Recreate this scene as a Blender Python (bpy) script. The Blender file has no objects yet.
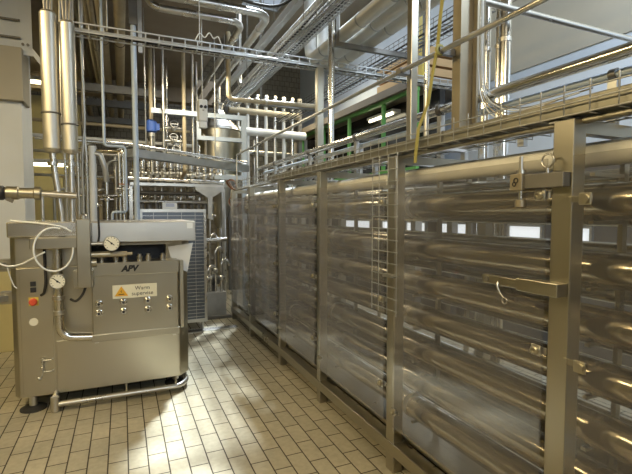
import bpy, bmesh, math, random
from mathutils import Vector, Matrix
R = random.Random(7)
S = bpy.context.scene
COL = S.collection
rad = math.radians

# ------------------------------------------------------------------ camera
cam_d = bpy.data.cameras.new('camera'); cam = bpy.data.objects.new('camera', cam_d); COL.objects.link(cam)
cam_d.sensor_width = 36.0; cam_d.lens = 36.0 * 438 / 632; cam_d.clip_start = 0.02
cam.location = (0, 0, 1.65)
cam.rotation_euler = (rad(90 - 3.15), 0, rad(-23.83))
S.camera = cam

# ------------------------------------------------------------------ world, lights, exposure
W = bpy.data.worlds.new('hall_world'); S.world = W; W.use_nodes = True
W.node_tree.nodes['Background'].inputs[0].default_value = (0.75, 0.85, 1.0, 1)
W.node_tree.nodes['Background'].inputs[1].default_value = 0.6
S.view_settings.view_transform = 'Standard'; S.view_settings.look = 'None'
S.view_settings.gamma = 1; S.view_settings.use_curve_mapping = False
S.view_settings.exposure = 0.0
WARM = (1.0, 0.87, 0.62); COOL = (0.80, 0.90, 1.0)
def area(name, loc, target, sx, sy, power, color):
    d = bpy.data.lights.new(name, 'AREA'); d.shape = 'RECTANGLE'; d.size = sx; d.size_y = sy
    d.energy = power; d.color = color
    o = bpy.data.objects.new(name, d); COL.objects.link(o); o.location = loc
    o.rotation_euler = (Vector(target) - Vector(loc)).to_track_quat('-Z', 'Y').to_euler()
    return o
sd = bpy.data.lights.new('sun', 'SUN'); sd.energy = 24; sd.angle = rad(4.5); sd.color = (0.86, 0.93, 1.0)
so = bpy.data.objects.new('sun', sd); COL.objects.link(so); so.location = (6, 13, 16)
so.rotation_euler = Vector((-1.9, -3.2, -6.05)).to_track_quat('-Z', 'Y').to_euler()
area('skylight_daylight', (2.4, 7.5, 6.12), (1.8, 6.2, 0), 1.8, 4.0, 120, COOL)
area('window_daylight', (3.4, 0.2, 4.9), (5.0, 2.6, 3.0), 1.2, 1.2, 220, (0.68, 0.82, 1.0))
for ly in (0.2, 3.0):
    o = area('ceiling_strip_light_front', (-2.0, ly, 3.7), (0, ly, 0), 0.22, 2.4, 74, (1.0, 0.79, 0.43)); o.rotation_euler = (0, -rad(36), 0)
area('ceiling_strip_light_rear', (-0.6, -2.6, 4.4), (1.2, 2.5, 1.0), 2.2, 0.6, 40, WARM)
area('back_fill_light', (0.7, 6.4, 3.6), (0.8, 7.0, 0), 1.2, 0.25, 36, (1.0, 0.88, 0.64))  # added fill to brighten the skid and valve row, no fitting here
area('ceiling_strip_light_hall', (3.6, 9.0, 4.6), (3.2, 8.6, 0.5), 1.6, 0.6, 70, (1.0, 0.86, 0.55))
area('window_light_right', (4.5, 5.6, 1.4), (2.0, 5.0, 0.6), 2.6, 0.4, 12, COOL)
area('front_window_daylight', (0.7, -3.9, 3.0), (0.9, 4.0, 2.6), 3.4, 1.7, 50, (0.74, 0.88, 1.0))
S.cycles.max_bounces = 8; S.cycles.transparent_max_bounces = 24; S.cycles.glossy_bounces = 5
S.cycles.diffuse_bounces = 4; S.cycles.caustics_reflective = False; S.cycles.caustics_refractive = False
S.cycles.sample_clamp_indirect = 4

# ------------------------------------------------------------------ materials
MATS = {}
def mat(name, color, rough=0.5, metal=0.0, var=0.0, scale=6.0, stretch=(1, 1, 1), bump=0.0, rvar=0.0, emit=None, estr=0.0, spec=None):
    m = bpy.data.materials.new(name); m.use_nodes = True; nt = m.node_tree; b = nt.nodes['Principled BSDF']
    b.inputs['Base Color'].default_value = (*color, 1); b.inputs['Roughness'].default_value = rough
    b.inputs['Metallic'].default_value = metal
    if spec is not None: b.inputs['Specular IOR Level'].default_value = spec
    if emit: b.inputs['Emission Color'].default_value = (*emit, 1); b.inputs['Emission Strength'].default_value = estr
    tc = nt.nodes.new('ShaderNodeTexCoord'); mp = nt.nodes.new('ShaderNodeMapping'); mp.inputs['Scale'].default_value = stretch
    nz = nt.nodes.new('ShaderNodeTexNoise'); nz.inputs['Scale'].default_value = scale; nz.inputs['Detail'].default_value = 5
    nt.links.new(tc.outputs['Object'], mp.inputs[0]); nt.links.new(mp.outputs[0], nz.inputs['Vector'])
    if var:
        mx = nt.nodes.new('ShaderNodeMix'); mx.data_type = 'RGBA'
        mx.inputs[6].default_value = (*[c * (1 - var) for c in color], 1)
        mx.inputs[7].default_value = (*[min(1, c * (1 + var)) for c in color], 1)
        nt.links.new(nz.outputs[0], mx.inputs[0]); nt.links.new(mx.outputs[2], b.inputs['Base Color'])
    if rvar:
        mr = nt.nodes.new('ShaderNodeMapRange'); mr.inputs[1].default_value = 0.3; mr.inputs[2].default_value = 0.7
        mr.inputs[3].default_value = max(0.03, rough - rvar); mr.inputs[4].default_value = rough + rvar
        nt.links.new(nz.outputs[0], mr.inputs[0]); nt.links.new(mr.outputs[0], b.inputs['Roughness'])
    if bump:
        bp = nt.nodes.new('ShaderNodeBump'); bp.inputs['Strength'].default_value = bump; bp.inputs['Distance'].default_value = 0.01
        nt.links.new(nz.outputs[0], bp.inputs['Height']); nt.links.new(bp.outputs[0], b.inputs['Normal'])
    MATS[name] = m; return m
M_steel = mat('stainless_steel', (0.62, 0.60, 0.55), 0.30, 1, 0.07, 3, (1, 1, 1), 0.01, 0.06)
M_warm = mat('brushed_frame_steel', (0.45, 0.42, 0.34), 0.32, 1, 0.06, 3, (1, 1, 1), 0.01, 0.05)
M_sheet = mat('brushed_sheet_steel', (0.52, 0.485, 0.39), 0.32, 1, 0.05, 3, (1, 1, 1), 0.01, 0.05)
M_clad = mat('dented_metal_cladding', (0.58, 0.55, 0.47), 0.42, 0.9, 0.12, 6, (1, 1, 1), 0.15, 0.08)
M_shiny = mat('polished_steel_tube', (0.74, 0.72, 0.68), 0.17, 1, 0.05, 3, (1, 1, 1), 0.0, 0.04)
M_dull = mat('dull_galvanised_steel', (0.50, 0.50, 0.48), 0.45, 0.9, 0.2, 12, (1, 1, 1), 0.05, 0.1)
M_dark = mat('dark_weathered_steel', (0.20, 0.19, 0.17), 0.5, 0.7, 0.25, 10, (1, 1, 1), 0.05)
M_louv = mat('dark_blue_grey_sheet', (0.16, 0.18, 0.21), 0.35, 0.6, 0.1)
M_exch = mat('heat_exchanger_tube_steel', (0.50, 0.46, 0.38), 0.19, 1, 0.03, 1.2, (1, 1, 1), 0.0, 0.02)
M_lag = mat('top_tube_reflection_colour', (0.82, 0.81, 0.76), 0.55, 0.15, 0.12, 5, (1, 1, 1), 0.05)
M_beige = mat('beige_pipe_lagging', (0.50, 0.42, 0.28), 0.55, 0.1, 0.2, 5, (1, 1, 1), 0.06)
M_brown = mat('brown_steel_channel', (0.36, 0.31, 0.22), 0.42, 0.7, 0.25, 7, (1, 1, 1), 0.04)
M_trunk = mat('beige_trunking', (0.28, 0.265, 0.21), 0.40, 0.6, 0.15, 9, (1, 1, 1), 0.03)
M_white = mat('white_plastic', (0.80, 0.82, 0.82), 0.4, 0, 0.05)
M_bluew = mat('pale_blue_painted_steel', (0.56, 0.64, 0.72), 0.4, 0.1, 0.08)
M_black = mat('black_plastic', (0.02, 0.02, 0.022), 0.45)
M_rub = mat('black_rubber', (0.03, 0.028, 0.025), 0.6)
M_red = mat('red_button_plastic', (0.75, 0.10, 0.05), 0.4)
M_yel = mat('yellow_plastic', (0.75, 0.58, 0.10), 0.5, 0, 0.1)
M_strap = mat('yellow_strap_webbing', (0.34, 0.31, 0.10), 0.7, 0, 0.2, 30)
M_blue = mat('blue_enamel', (0.05, 0.12, 0.42), 0.4)
M_green = mat('green_painted_steel', (0.13, 0.36, 0.09), 0.45, 0.0, 0.1)
M_orange = mat('orange_cable_sheath', (0.50, 0.19, 0.06), 0.5)
M_dial = mat('dial_face', (0.82, 0.79, 0.66), 0.4)
M_sign = mat('sign_plate', (0.80, 0.76, 0.60), 0.45)
M_tri = mat('warning_triangle_amber', (0.80, 0.42, 0.03), 0.5)
M_ink = mat('black_ink', (0.015, 0.015, 0.015), 0.6)
M_lamp = mat('lit_fluorescent_tube', (1, 0.95, 0.8), 0.4, emit=(1.0, 0.86, 0.50), estr=7)
M_lampc = mat('lit_gallery_tube', (1, 0.95, 0.8), 0.4, emit=(1.0, 0.90, 0.62), estr=5)
M_pane = mat('daylit_window_pane', (0.8, 0.85, 0.9), 0.3, emit=(0.85, 0.92, 1.0), estr=1.0)
def clear_pane(name):
    m = bpy.data.materials.new(name); m.use_nodes = True; nt = m.node_tree; L = nt.links.new
    nt.nodes.remove(nt.nodes['Principled BSDF']); tr = nt.nodes.new('ShaderNodeBsdfTransparent'); tr.inputs[0].default_value = (.95, .97, .98, 1)
    gl = nt.nodes.new('ShaderNodeBsdfGlossy'); gl.inputs['Roughness'].default_value = .05
    mx = nt.nodes.new('ShaderNodeMixShader'); mx.inputs[0].default_value = .06; L(tr.outputs[0], mx.inputs[1]); L(gl.outputs[0], mx.inputs[2]); L(mx.outputs[0], nt.nodes['Material Output'].inputs[0]); return m
M_sky = clear_pane('clear_skylight_glass')
M_glassd = mat('dark_window_glass', (0.03, 0.03, 0.03), 0.12)
M_conc = mat('stained_concrete', (0.30, 0.25, 0.19), 0.8, 0, 0.25, 2.5, (1, 1, 1), 0.1)
M_ceil = mat('grey_ceiling_paint', (0.35, 0.33, 0.28), 0.85, 0, 0.15, 2)
M_wallw = mat('white_wall_paint', (0.74, 0.76, 0.76), 0.7, 0, 0.06, 3)
M_wallb = mat('pale_blue_grey_wall_paint', (0.62, 0.67, 0.72), 0.75, 0, 0.10, 3, (1, 1, 0.4))
M_wallg = mat('beige_grey_wall_paint', (0.46, 0.42, 0.33), 0.8, 0, 0.12, 2)
M_wallshade = mat('right_wall_shade_colour', (0.12, 0.11, 0.10), 0.35, 0, 0.2, 6)
M_cream = mat('cream_wall', (0.66, 0.58, 0.30), 0.6, 0, 0.1, 4)
M_crate = mat('orange_brown_board', (0.60, 0.40, 0.20), 0.7, 0, 0.15, 5)

def brick_mat(name, c1, c2, mortar, bw, rh, ms, rough, rot=0.0, off=(0, 0, 0), wall=None, metal=0, dirt=0.35):
    m = bpy.data.materials.new(name); m.use_nodes = True; nt = m.node_tree; b = nt.nodes['Principled BSDF']; L = nt.links.new
    tc = nt.nodes.new('ShaderNodeTexCoord'); mp = nt.nodes.new('ShaderNodeMapping'); mp.vector_type = 'POINT'
    mp.inputs['Location'].default_value = off; mp.inputs['Rotation'].default_value = (wall or 0, 0, rot)
    L(tc.outputs['Object'], mp.inputs[0])
    br = nt.nodes.new('ShaderNodeTexBrick'); br.offset = 0.5
    br.inputs['Scale'].default_value = 1; br.inputs['Brick Width'].default_value = bw; br.inputs['Row Height'].default_value = rh
    br.inputs['Mortar Size'].default_value = ms; br.inputs['Mortar Smooth'].default_value = 0.1
    br.inputs['Color1'].default_value = (*c1, 1); br.inputs['Color2'].default_value = (*c2, 1); br.inputs['Mortar'].default_value = (*mortar, 1)
    L(mp.outputs[0], br.inputs['Vector'])
    nz = nt.nodes.new('ShaderNodeTexNoise'); nz.inputs['Scale'].default_value = 1.3; nz.inputs['Detail'].default_value = 6
    L(tc.outputs['Object'], nz.inputs['Vector'])
    n2 = nt.nodes.new('ShaderNodeTexNoise'); n2.inputs['Scale'].default_value = 26; n2.inputs['Detail'].default_value = 4
    L(tc.outputs['Object'], n2.inputs['Vector'])
    ra = nt.nodes.new('ShaderNodeMapRange'); ra.inputs[1].default_value = 0.3; ra.inputs[2].default_value = 0.7; ra.inputs[3].default_value = 1 - dirt; ra.inputs[4].default_value = 1.08
    L(nz.outputs[0], ra.inputs[0])
    rb = nt.nodes.new('ShaderNodeMapRange'); rb.inputs[1].default_value = 0.3; rb.inputs[2].default_value = 0.7; rb.inputs[3].default_value = 0.86; rb.inputs[4].default_value = 1.06
    L(n2.outputs[0], rb.inputs[0])
    mu = nt.nodes.new('ShaderNodeMath'); mu.operation = 'MULTIPLY'; L(ra.outputs[0], mu.inputs[0]); L(rb.outputs[0], mu.inputs[1])
    vm = nt.nodes.new('ShaderNodeVectorMath'); vm.operation = 'SCALE'; L(br.outputs['Color'], vm.inputs[0]); L(mu.outputs[0], vm.inputs['Scale'])
    L(vm.outputs[0], b.inputs['Base Color'])
    rr = nt.nodes.new('ShaderNodeMapRange'); rr.inputs[3].default_value = rough; rr.inputs[4].default_value = 0.85; L(br.outputs['Fac'], rr.inputs[0])
    L(rr.outputs[0], b.inputs['Roughness']); b.inputs['Metallic'].default_value = metal
    bp = nt.nodes.new('ShaderNodeBump'); bp.invert = True; bp.inputs['Strength'].default_value = 0.5; bp.inputs['Distance'].default_value = 0.003
    L(br.outputs['Fac'], bp.inputs['Height']); L(bp.outputs[0], b.inputs['Normal'])
    return m
M_floor = brick_mat('clinker_floor_tile', (0.54, 0.48, 0.34), (0.46, 0.41, 0.29), (0.07, 0.055, 0.035), 0.255, 0.1225, 0.0045, 0.36, rad(90), (0.05, 0.0, 0), dirt=0.25)
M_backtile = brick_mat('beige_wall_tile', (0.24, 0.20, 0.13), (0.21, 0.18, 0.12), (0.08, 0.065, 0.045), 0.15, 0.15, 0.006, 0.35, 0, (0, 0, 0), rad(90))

def acrylic():
    m = bpy.data.materials.new('scuffed_clear_acrylic'); m.use_nodes = True; nt = m.node_tree; L = nt.links.new
    nt.nodes.remove(nt.nodes['Principled BSDF']); out = nt.nodes['Material Output']
    tr = nt.nodes.new('ShaderNodeBsdfTransparent'); tr.inputs[0].default_value = (0.90, 0.89, 0.87, 1)
    gl = nt.nodes.new('ShaderNodeBsdfGlossy'); gl.inputs['Roughness'].default_value = 0.06; gl.inputs[0].default_value = (0.95, 0.95, 0.95, 1)
    df = nt.nodes.new('ShaderNodeBsdfDiffuse'); df.inputs[0].default_value = (0.55, 0.57, 0.70, 1)
    fr = nt.nodes.new('ShaderNodeFresnel'); fr.inputs[0].default_value = 1.75
    tc = nt.nodes.new('ShaderNodeTexCoord'); nz = nt.nodes.new('ShaderNodeTexNoise'); nz.inputs['Scale'].default_value = 2.2; nz.inputs['Detail'].default_value = 8
    mp = nt.nodes.new('ShaderNodeMapping'); mp.inputs['Scale'].default_value = (1, 1, 0.6); L(tc.outputs['Object'], mp.inputs[0]); L(mp.outputs[0], nz.inputs['Vector'])
    mr = nt.nodes.new('ShaderNodeMapRange'); mr.inputs[1].default_value = 0.35; mr.inputs[2].default_value = 0.75; mr.inputs[3].default_value = 0.02; mr.inputs[4].default_value = 0.05
    L(nz.outputs[0], mr.inputs[0])
    # lavender-grey haze mixed into the colour, stronger at a grazing angle
    lw = nt.nodes.new('ShaderNodeLayerWeight'); lw.inputs[0].default_value = 0.5
    pw = nt.nodes.new('ShaderNodeMath'); pw.operation = 'POWER'; pw.inputs[1].default_value = 2.5; L(lw.outputs['Facing'], pw.inputs[0])
    m3 = nt.nodes.new('ShaderNodeMath'); m3.operation = 'MULTIPLY_ADD'; m3.inputs[1].default_value = 0.30; L(pw.outputs[0], m3.inputs[0]); L(mr.outputs[0], m3.inputs[2])
    m1 = nt.nodes.new('ShaderNodeMixShader'); L(m3.outputs[0], m1.inputs[0]); L(tr.outputs[0], m1.inputs[1]); L(df.outputs[0], m1.inputs[2])
    m2 = nt.nodes.new('ShaderNodeMixShader'); ge = nt.nodes.new('ShaderNodeNewGeometry'); inv = nt.nodes.new('ShaderNodeMath'); inv.operation = 'SUBTRACT'; inv.inputs[0].default_value = 1; L(ge.outputs['Backfacing'], inv.inputs[1])
    fm = nt.nodes.new('ShaderNodeMath'); fm.operation = 'MULTIPLY'; L(fr.outputs[0], fm.inputs[0]); L(inv.outputs[0], fm.inputs[1])
    L(fm.outputs[0], m2.inputs[0]); L(m1.outputs[0], m2.inputs[1]); L(gl.outputs[0], m2.inputs[2])
    L(m2.outputs[0], out.inputs[0]); return m
M_acr = acrylic()

# ------------------------------------------------------------------ mesh builder
class MB:
    def __init__(s): s.bm = bmesh.new()
    def quad(s, vs, smooth=False):
        f = s.bm.faces.new(vs); f.smooth = smooth; return f
    def box(s, a, b):
        x0, y0, z0 = [min(p, q) for p, q in zip(a, b)]; x1, y1, z1 = [max(p, q) for p, q in zip(a, b)]
        return s.prism([(x0, y0), (x1, y0), (x1, y1), (x0, y1)], z0, z1)
    def prism(s, poly, z0, z1, M=None):
        f = (lambda p: M @ Vector(p)) if M else (lambda p: Vector(p))
        lo = [s.bm.verts.new(f((x, y, z0))) for x, y in poly]; hi = [s.bm.verts.new(f((x, y, z1))) for x, y in poly]
        n = len(poly); s.quad(lo[::-1]); s.quad(hi)
        for i in range(n): s.quad([lo[i], lo[(i + 1) % n], hi[(i + 1) % n], hi[i]])
        return s
    def bar(s, p, q, w, h, up=(0, 0, 1)):        # rectangular bar p -> q
        p, q = Vector(p), Vector(q); d = (q - p).normalized(); u = Vector(up)
        if abs(d.dot(u)) > 0.99: u = Vector((0, 1, 0))
        sd = d.cross(u).normalized(); u = sd.cross(d).normalized()
        M = Matrix((( *sd, ), ( *u, ), ( *d, ))).transposed().to_4x4(); M.translation = p
        return s.prism([(-w/2, -h/2), (w/2, -h/2), (w/2, h/2), (-w/2, h/2)], 0, (q - p).length, M)
    def rings(s, rings, cap=True):
        prev = None; first = None
        for ring in rings:
            vs = [s.bm.verts.new(p) for p in ring]
            if prev:
                n = len(vs)
                for i in range(n): s.quad([prev[i], prev[(i + 1) % n], vs[(i + 1) % n], vs[i]], True)
            else: first = vs
            prev = vs
        if cap:
            a = [s.bm.verts.new(v.co) for v in first]; b = [s.bm.verts.new(v.co) for v in prev]
            s.quad(a[::-1]); s.quad(b)
        return s
    def cyl(s, p, q, r, r2=None, n=16):
        return s.sweep([p, q], r, n, r2)
    def sweep(s, pts, r, n=10, r2=None, closed=False):
        P = [Vector(p) for p in pts]; m = len(P); T = []
        for i in range(m):
            a = P[max(0, i - 1)]; b = P[min(m - 1, i + 1)]; T.append((b - a).normalized())
        u = Vector((0, 0, 1)) if abs(T[0].z) < 0.9 else Vector((1, 0, 0))
        u = (u - T[0] * u.dot(T[0])).normalized(); rings = []
        for i in range(m):
            u = (u - T[i] * u.dot(T[i]))
            u = u.normalized() if u.length > 1e-6 else T[i].orthogonal().normalized()
            v = T[i].cross(u); rr = r if r2 is None else r + (r2 - r) * i / (m - 1)
            rings.append([P[i] + (u * math.cos(t) + v * math.sin(t)) * rr for t in [2 * math.pi * k / n for k in range(n)]])
        return s.rings(rings)
    def tube(s, pts, r, bend=None, n=10):
        return s.sweep(fillet(pts, bend if bend else r * 2.2), r, n)
    def lathe(s, prof, o, axis=(0, 0, 1), n=20):
        ax = Vector(axis).normalized(); u = ax.orthogonal().normalized(); v = ax.cross(u); o = Vector(o); rings = []
        for r, z in prof:
            rings.append([o + ax * z + (u * math.cos(t) + v * math.sin(t)) * max(r, 1e-4) for t in [2 * math.pi * k / n for k in range(n)]])
        # split rings to keep hard edges
        for a, b in zip(rings[:-1], rings[1:]):
            va = [s.bm.verts.new(p) for p in a]; vb = [s.bm.verts.new(p) for p in b]
            for i in range(n): s.quad([va[i], va[(i + 1) % n], vb[(i + 1) % n], vb[i]], True)
        if prof[0][0] > 1e-3: s.quad([s.bm.verts.new(p) for p in rings[0]][::-1])
        if prof[-1][0] > 1e-3: s.quad([s.bm.verts.new(p) for p in rings[-1]])
        return s
    def sphere(s, c, r, sc=(1, 1, 1), n=14):
        k = n // 2
        return s.lathe([(r * math.sin(math.pi * i / k) * sc[0], -r * math.cos(math.pi * i / k) * sc[2]) for i in range(k + 1)], c, n=n)
    def torus(s, c, rr, r, axis=(0, 0, 1), n=24, m=8):
        ax = Vector(axis).normalized(); u = ax.orthogonal().normalized(); v = ax.cross(u); c = Vector(c); rings = []
        for i in range(n + 1):
            t = 2 * math.pi * i / n; d = u * math.cos(t) + v * math.sin(t)
            rings.append([c + d * (rr + r * math.cos(a)) + ax * (r * math.sin(a)) for a in [2 * math.pi * j / m for j in range(m)]])
        return s.rings(rings, False)
    def bbox(s):
        xs = [v.co for v in s.bm.verts]
        return [min(p[i] for p in xs) for i in range(3)], [max(p[i] for p in xs) for i in range(3)]

def fillet(pts, rb, k=6):
    P = [Vector(p) for p in pts]; out = [P[0]]
    for i in range(1, len(P) - 1):
        a, b, c = P[i - 1], P[i], P[i + 1]; d1 = (a - b); d2 = (c - b)
        r = min(rb, d1.length * 0.49, d2.length * 0.49); d1.normalize(); d2.normalize()
        if d1.dot(d2) < -0.999: out.append(b); continue
        p, q = b + d1 * r, b + d2 * r
        for j in range(k + 1):
            t = j / k; out.append(p * (1 - t) ** 2 + b * (2 * t * (1 - t)) + q * t * t)
    out.append(P[-1]); return out

BASE = {}
def link_mesh(name, mb, m, base, bevel=0):
    bmesh.ops.recalc_face_normals(mb.bm, faces=mb.bm.faces[:])
    me = bpy.data.meshes.new(name); bmesh.ops.translate(mb.bm, verts=mb.bm.verts[:], vec=-Vector(base)); mb.bm.to_mesh(me); mb.bm.free()
    me.materials.append(m); o = bpy.data.objects.new(name, me); COL.objects.link(o)
    if bevel:
        bv = o.modifiers.new('bevel', 'BEVEL'); bv.width = bevel; bv.segments = 2; bv.limit_method = 'ANGLE'; bv.angle_limit = rad(50)
    return o
def tag(o, label, cat, group=None):
    o['label'] = label; o['category'] = cat
    if group: o['group'] = group
    return o
def thing(name, label, cat, base, group=None):
    o = bpy.data.objects.new(name, None); o.empty_display_size = 0.1; COL.objects.link(o); o.location = base
    BASE[o.name] = Vector(base); return tag(o, label, cat, group)
def part(name, mb, m, parent, label=None, bevel=0):
    b = BASE[parent.name]; o = link_mesh(name, mb, m, b, bevel); o.parent = parent; BASE[o.name] = b
    if label: o['label'] = label
    return o
def single(name, mb, m, label, cat, group=None, bevel=0):
    lo, hi = mb.bbox(); base = ((lo[0] + hi[0]) / 2, (lo[1] + hi[1]) / 2, lo[2])
    o = link_mesh(name, mb, m, base, bevel); o.location = base; BASE[o.name] = Vector(base); return tag(o, label, cat, group)
def struct(name, mb, m, parent=None, bevel=0):
    if parent: return part(name, mb, m, parent, None, bevel)
    o = link_mesh(name, mb, m, (0, 0, 0), bevel); o['kind'] = 'structure'; BASE[o.name] = Vector((0, 0, 0)); return o
def text(name, body, size, loc, m, parent, rot=(rad(90), 0, 0), shear=0, extrude=0.0008, align='CENTER', bold=0.0):
    c = bpy.data.curves.new(name, 'FONT'); c.body = body; c.size = size; c.extrude = extrude; c.align_x = align; c.align_y = 'CENTER'; c.shear = shear; c.offset = bold
    tmp = bpy.data.objects.new(name + '_outline', c); me = bpy.data.meshes.new_from_object(tmp); me.materials.clear(); me.materials.append(m)
    bpy.data.objects.remove(tmp); bpy.data.curves.remove(c)
    o = bpy.data.objects.new(name, me); COL.objects.link(o); o.parent = parent
    o.location = Vector(loc) - BASE[parent.name]; o.rotation_euler = rot; BASE[o.name] = Vector(loc); return o
def dup(root, delta, label, group=None):         # copies a thing, its parts and their sub-parts
    def cp(o, par):
        c = o.copy(); COL.objects.link(c); c.parent = par
        for ch in [x for x in o.children]: cp(ch, c)
        return c
    r = cp(root, None); r.location = Vector(root.location) + Vector(delta); r['label'] = label
    if group: r['group'] = group
    return r
ORD = ['first', 'second', 'third', 'fourth', 'fifth', 'sixth', 'seventh', 'eighth', 'ninth', 'tenth', 'eleventh', 'twelfth', 'thirteenth', 'fourteenth', 'fifteenth', 'sixteenth', 'seventeenth', 'eighteenth']

# ------------------------------------------------------------------ the setting
struct('floor', MB().box((-4.6, -4.1, -0.1), (5.1, 12.6, 0)), M_floor)
c = MB(); c.box((-4.6, -4.1, 6.2), (1.5, 12.6, 6.3)); c.box((3.3, -4.1, 6.2), (5.1, 12.6, 6.3)); c.box((1.5, -4.1, 6.2), (3.3, 5.4, 6.3)); c.box((1.5, 9.6, 6.2), (3.3, 12.6, 6.3))
struct('ceiling', c, M_ceil)
struct('wall_left', MB().box((-4.7, -4.1, 0), (-4.6, 12.6, 6.2)), M_cream)
struct('wall_front', MB().box((-4.6, -4.2, 0), (5.1, -4.1, 6.2)), M_wallg)
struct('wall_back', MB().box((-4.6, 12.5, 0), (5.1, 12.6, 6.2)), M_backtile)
struct('wall_right', MB().box((5.0, -4.1, 0), (5.1, 12.6, 6.2)), M_wallb)
struct('wall_right_shade', MB().box((4.94, -4.1, 0), (5.0, 12.5, 2.25)), M_wallshade)  # shade on the lower right wall, put in as a dark strip
struct('trim_2', MB().box((4.985, -4.1, 3.58), (5.0, 5.2, 6.2)), M_wallg)
struct('ceiling_slab', MB().box((-4.6, 1.2, 4.25), (1.42, 9.6, 4.45)), M_conc)
struct('wall_pillar', MB().box((-1.75, 6.2, 1.03), (-1.06, 6.85, 4.25)), M_wallw)
struct('trim_3', MB().box((-1.77, 6.18, 0), (-1.05, 6.87, 1.03)), M_cream)  # lower part of the pillar in cream
struct('trim_4', MB().box((-4.6, 6.1, 2.95), (-1.02, 6.5, 3.56)), M_wallg, bevel=0.01)
struct('wall_partition', MB().box((-4.6, 6.3, 3.56), (-1.75, 6.5, 4.25)), M_wallg)
struct('trim_5', MB().box((-4.6, 9.6, 3.95), (2.0, 9.85, 4.45)), M_conc)
struct('wall_rear_left', MB().box((-4.6, 10.4, 0), (-0.75, 10.55, 4.0)), M_cream)
w = MB(); w.box((1.46, 5.36, 6.16), (1.52, 9.64, 6.2)); w.box((3.28, 5.36, 6.16), (3.34, 9.64, 6.2)); w.box((1.52, 5.36, 6.16), (3.28, 5.42, 6.2)); w.box((1.52, 9.58, 6.16), (3.28, 9.64, 6.2))
for y in (6.45, 7.5, 8.55): w.box((1.52, y - .015, 6.17), (3.28, y + .015, 6.2))
sk = struct('window_1', w, M_dull); struct('pane', MB().box((1.5, 5.4, 6.24), (3.3, 9.6, 6.248)), M_sky, sk)
# window band in the right wall, seen through the cage
n = 2
for (y0, y1) in ((3.3, 3.75), (3.95, 4.5), (4.75, 4.95), (5.2, 6.0), (6.3, 6.9), (7.3, 7.75), (8.2, 9.4)):
    w = MB()
    for a, b in (((y0, 1.22), (y1, 1.25)), ((y0, 1.47), (y1, 1.50)), ((y0, 1.25), (y0 + .03, 1.47)), ((y1 - .03, 1.25), (y1, 1.47))): w.box((4.90, a[0], a[1]), (4.945, b[0], b[1]))
    wn = struct('window_%d' % n, w, M_dull); struct('pane', MB().box((4.92, y0 + .03, 1.25), (4.93, y1 - .03, 1.47)), M_pane, wn); n += 1

w = MB()
for a, b in (((-1.2, 1.9), (2.6, 2.0)), ((-1.2, 3.9), (2.6, 4.0)), ((-1.2, 2.0), (-1.1, 3.9)), ((2.5, 2.0), (2.6, 3.9)), ((.65, 2.0), (.75, 3.9))): w.box((a[0], -4.1, a[1]), (b[0], -4.03, b[1]))
wn = struct('window_%d' % n, w, M_dull); struct('pane', MB().box((-1.1, -4.08, 2.0), (2.5, -4.07, 3.9)), M_pane, wn)

# floor drain channel and raised kerb behind the aisle
t = thing('floor_drain', 'narrow steel drain channel crossing the tiled floor at the end of the aisle', 'drain', (0.6, 6.2, 0))
part('channel_frame', MB().box((-0.9, 6.12, 0.0), (1.5, 6.14, 0.012)).box((-0.9, 6.27, 0.0), (1.5, 6.29, 0.012)), M_steel, t)
g = MB().box((-0.9, 6.14, 0.0), (1.5, 6.27, 0.004))
for i in range(60): g.box((-0.89 + i * .04, 6.14, 0.004), (-0.876 + i * .04, 6.27, 0.01))
part('grating', g, M_dark, t)
single('kerb_strip', MB().box((-0.7, 6.78, 0), (2.2, 6.86, 0.05)), M_dark, 'dark steel kerb strip on the floor in front of the pump skid', 'kerb', bevel=0.006)

# ------------------------------------------------------------------ tube heat exchanger in its guard cage
PY = [0.0, 1.11, 2.26, 3.38, 4.42, 5.62, 6.66]
cage = thing('guard_cage', 'long stainless steel guard cage with clear panels along the right of the aisle', 'guard cage', (1.9, 3.4, 0))
for i, y in enumerate(PY):
    ww = 0.085 if i < 3 else 0.07
    p = part('post', MB().box((1.53, y, 0.0), (1.60, y + ww, 2.0)), M_warm, cage, bevel=0.004)
    part('post', MB().box((2.26, y, 0.0), (2.33, y + 0.07, 2.0)), M_warm, cage, bevel=0.004)
    part('cross_rail', MB().box((1.60, y + .01, 1.95), (2.26, y + 0.06, 1.998)), M_warm, cage)
    part('cross_rail', MB().box((1.60, y + .01, 0.125), (2.26, y + 0.06, 0.185)), M_warm, cage)
part('bottom_rail', MB().box((1.522, 0.0, 0.118), (1.598, 6.73, 0.196)), M_warm, cage, bevel=0.004)
part('bottom_rail', MB().box((2.26, 0.0, 0.118), (2.33, 6.73, 0.196)), M_warm, cage, bevel=0.004)
part('top_rail', MB().box((1.575, 0.0, 1.985), (1.60, 6.73, 2.002)), M_warm, cage, bevel=0.004)
part('top_rail', MB().box((2.26, 0.0, 1.955), (2.33, 6.73, 2.002)), M_warm, cage, bevel=0.004)
part('drip_tray', MB().box((1.62, 0.05, 0.20), (2.24, 6.65, 0.206)).box((1.62, 0.05, 0.206), (1.625, 6.65, 0.235)).box((2.235, 0.05, 0.206), (2.24, 6.65, 0.235)), M_sheet, cage, 'flat sheet steel drip tray')
def panel(y0, y1, z0=0.315, z1=1.86):
    pn = part('clear_panel', MB().box((1.512, y0, z0), (1.520, y1, z1)), M_acr, cage, 'clear scuffed plastic panel')
    return pn
def clip(pn, y, z, s=1):
    part('clip', MB().box((1.508, y - .018, z - .022), (1.512, y + .026, z + .022)).box((1.520, y - .03, z - .014), (1.531, y + .02, z + .014)), M_steel, pn, bevel=0.002)
    part('screw_knob', MB().lathe([(.016, 0), (.018, .004), (.018, .012), (.013, .016), (.007, .0165), (.007, .011)], (1.508, y + .004, z), (-1, 0, 0), 16), M_warm, pn)
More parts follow.
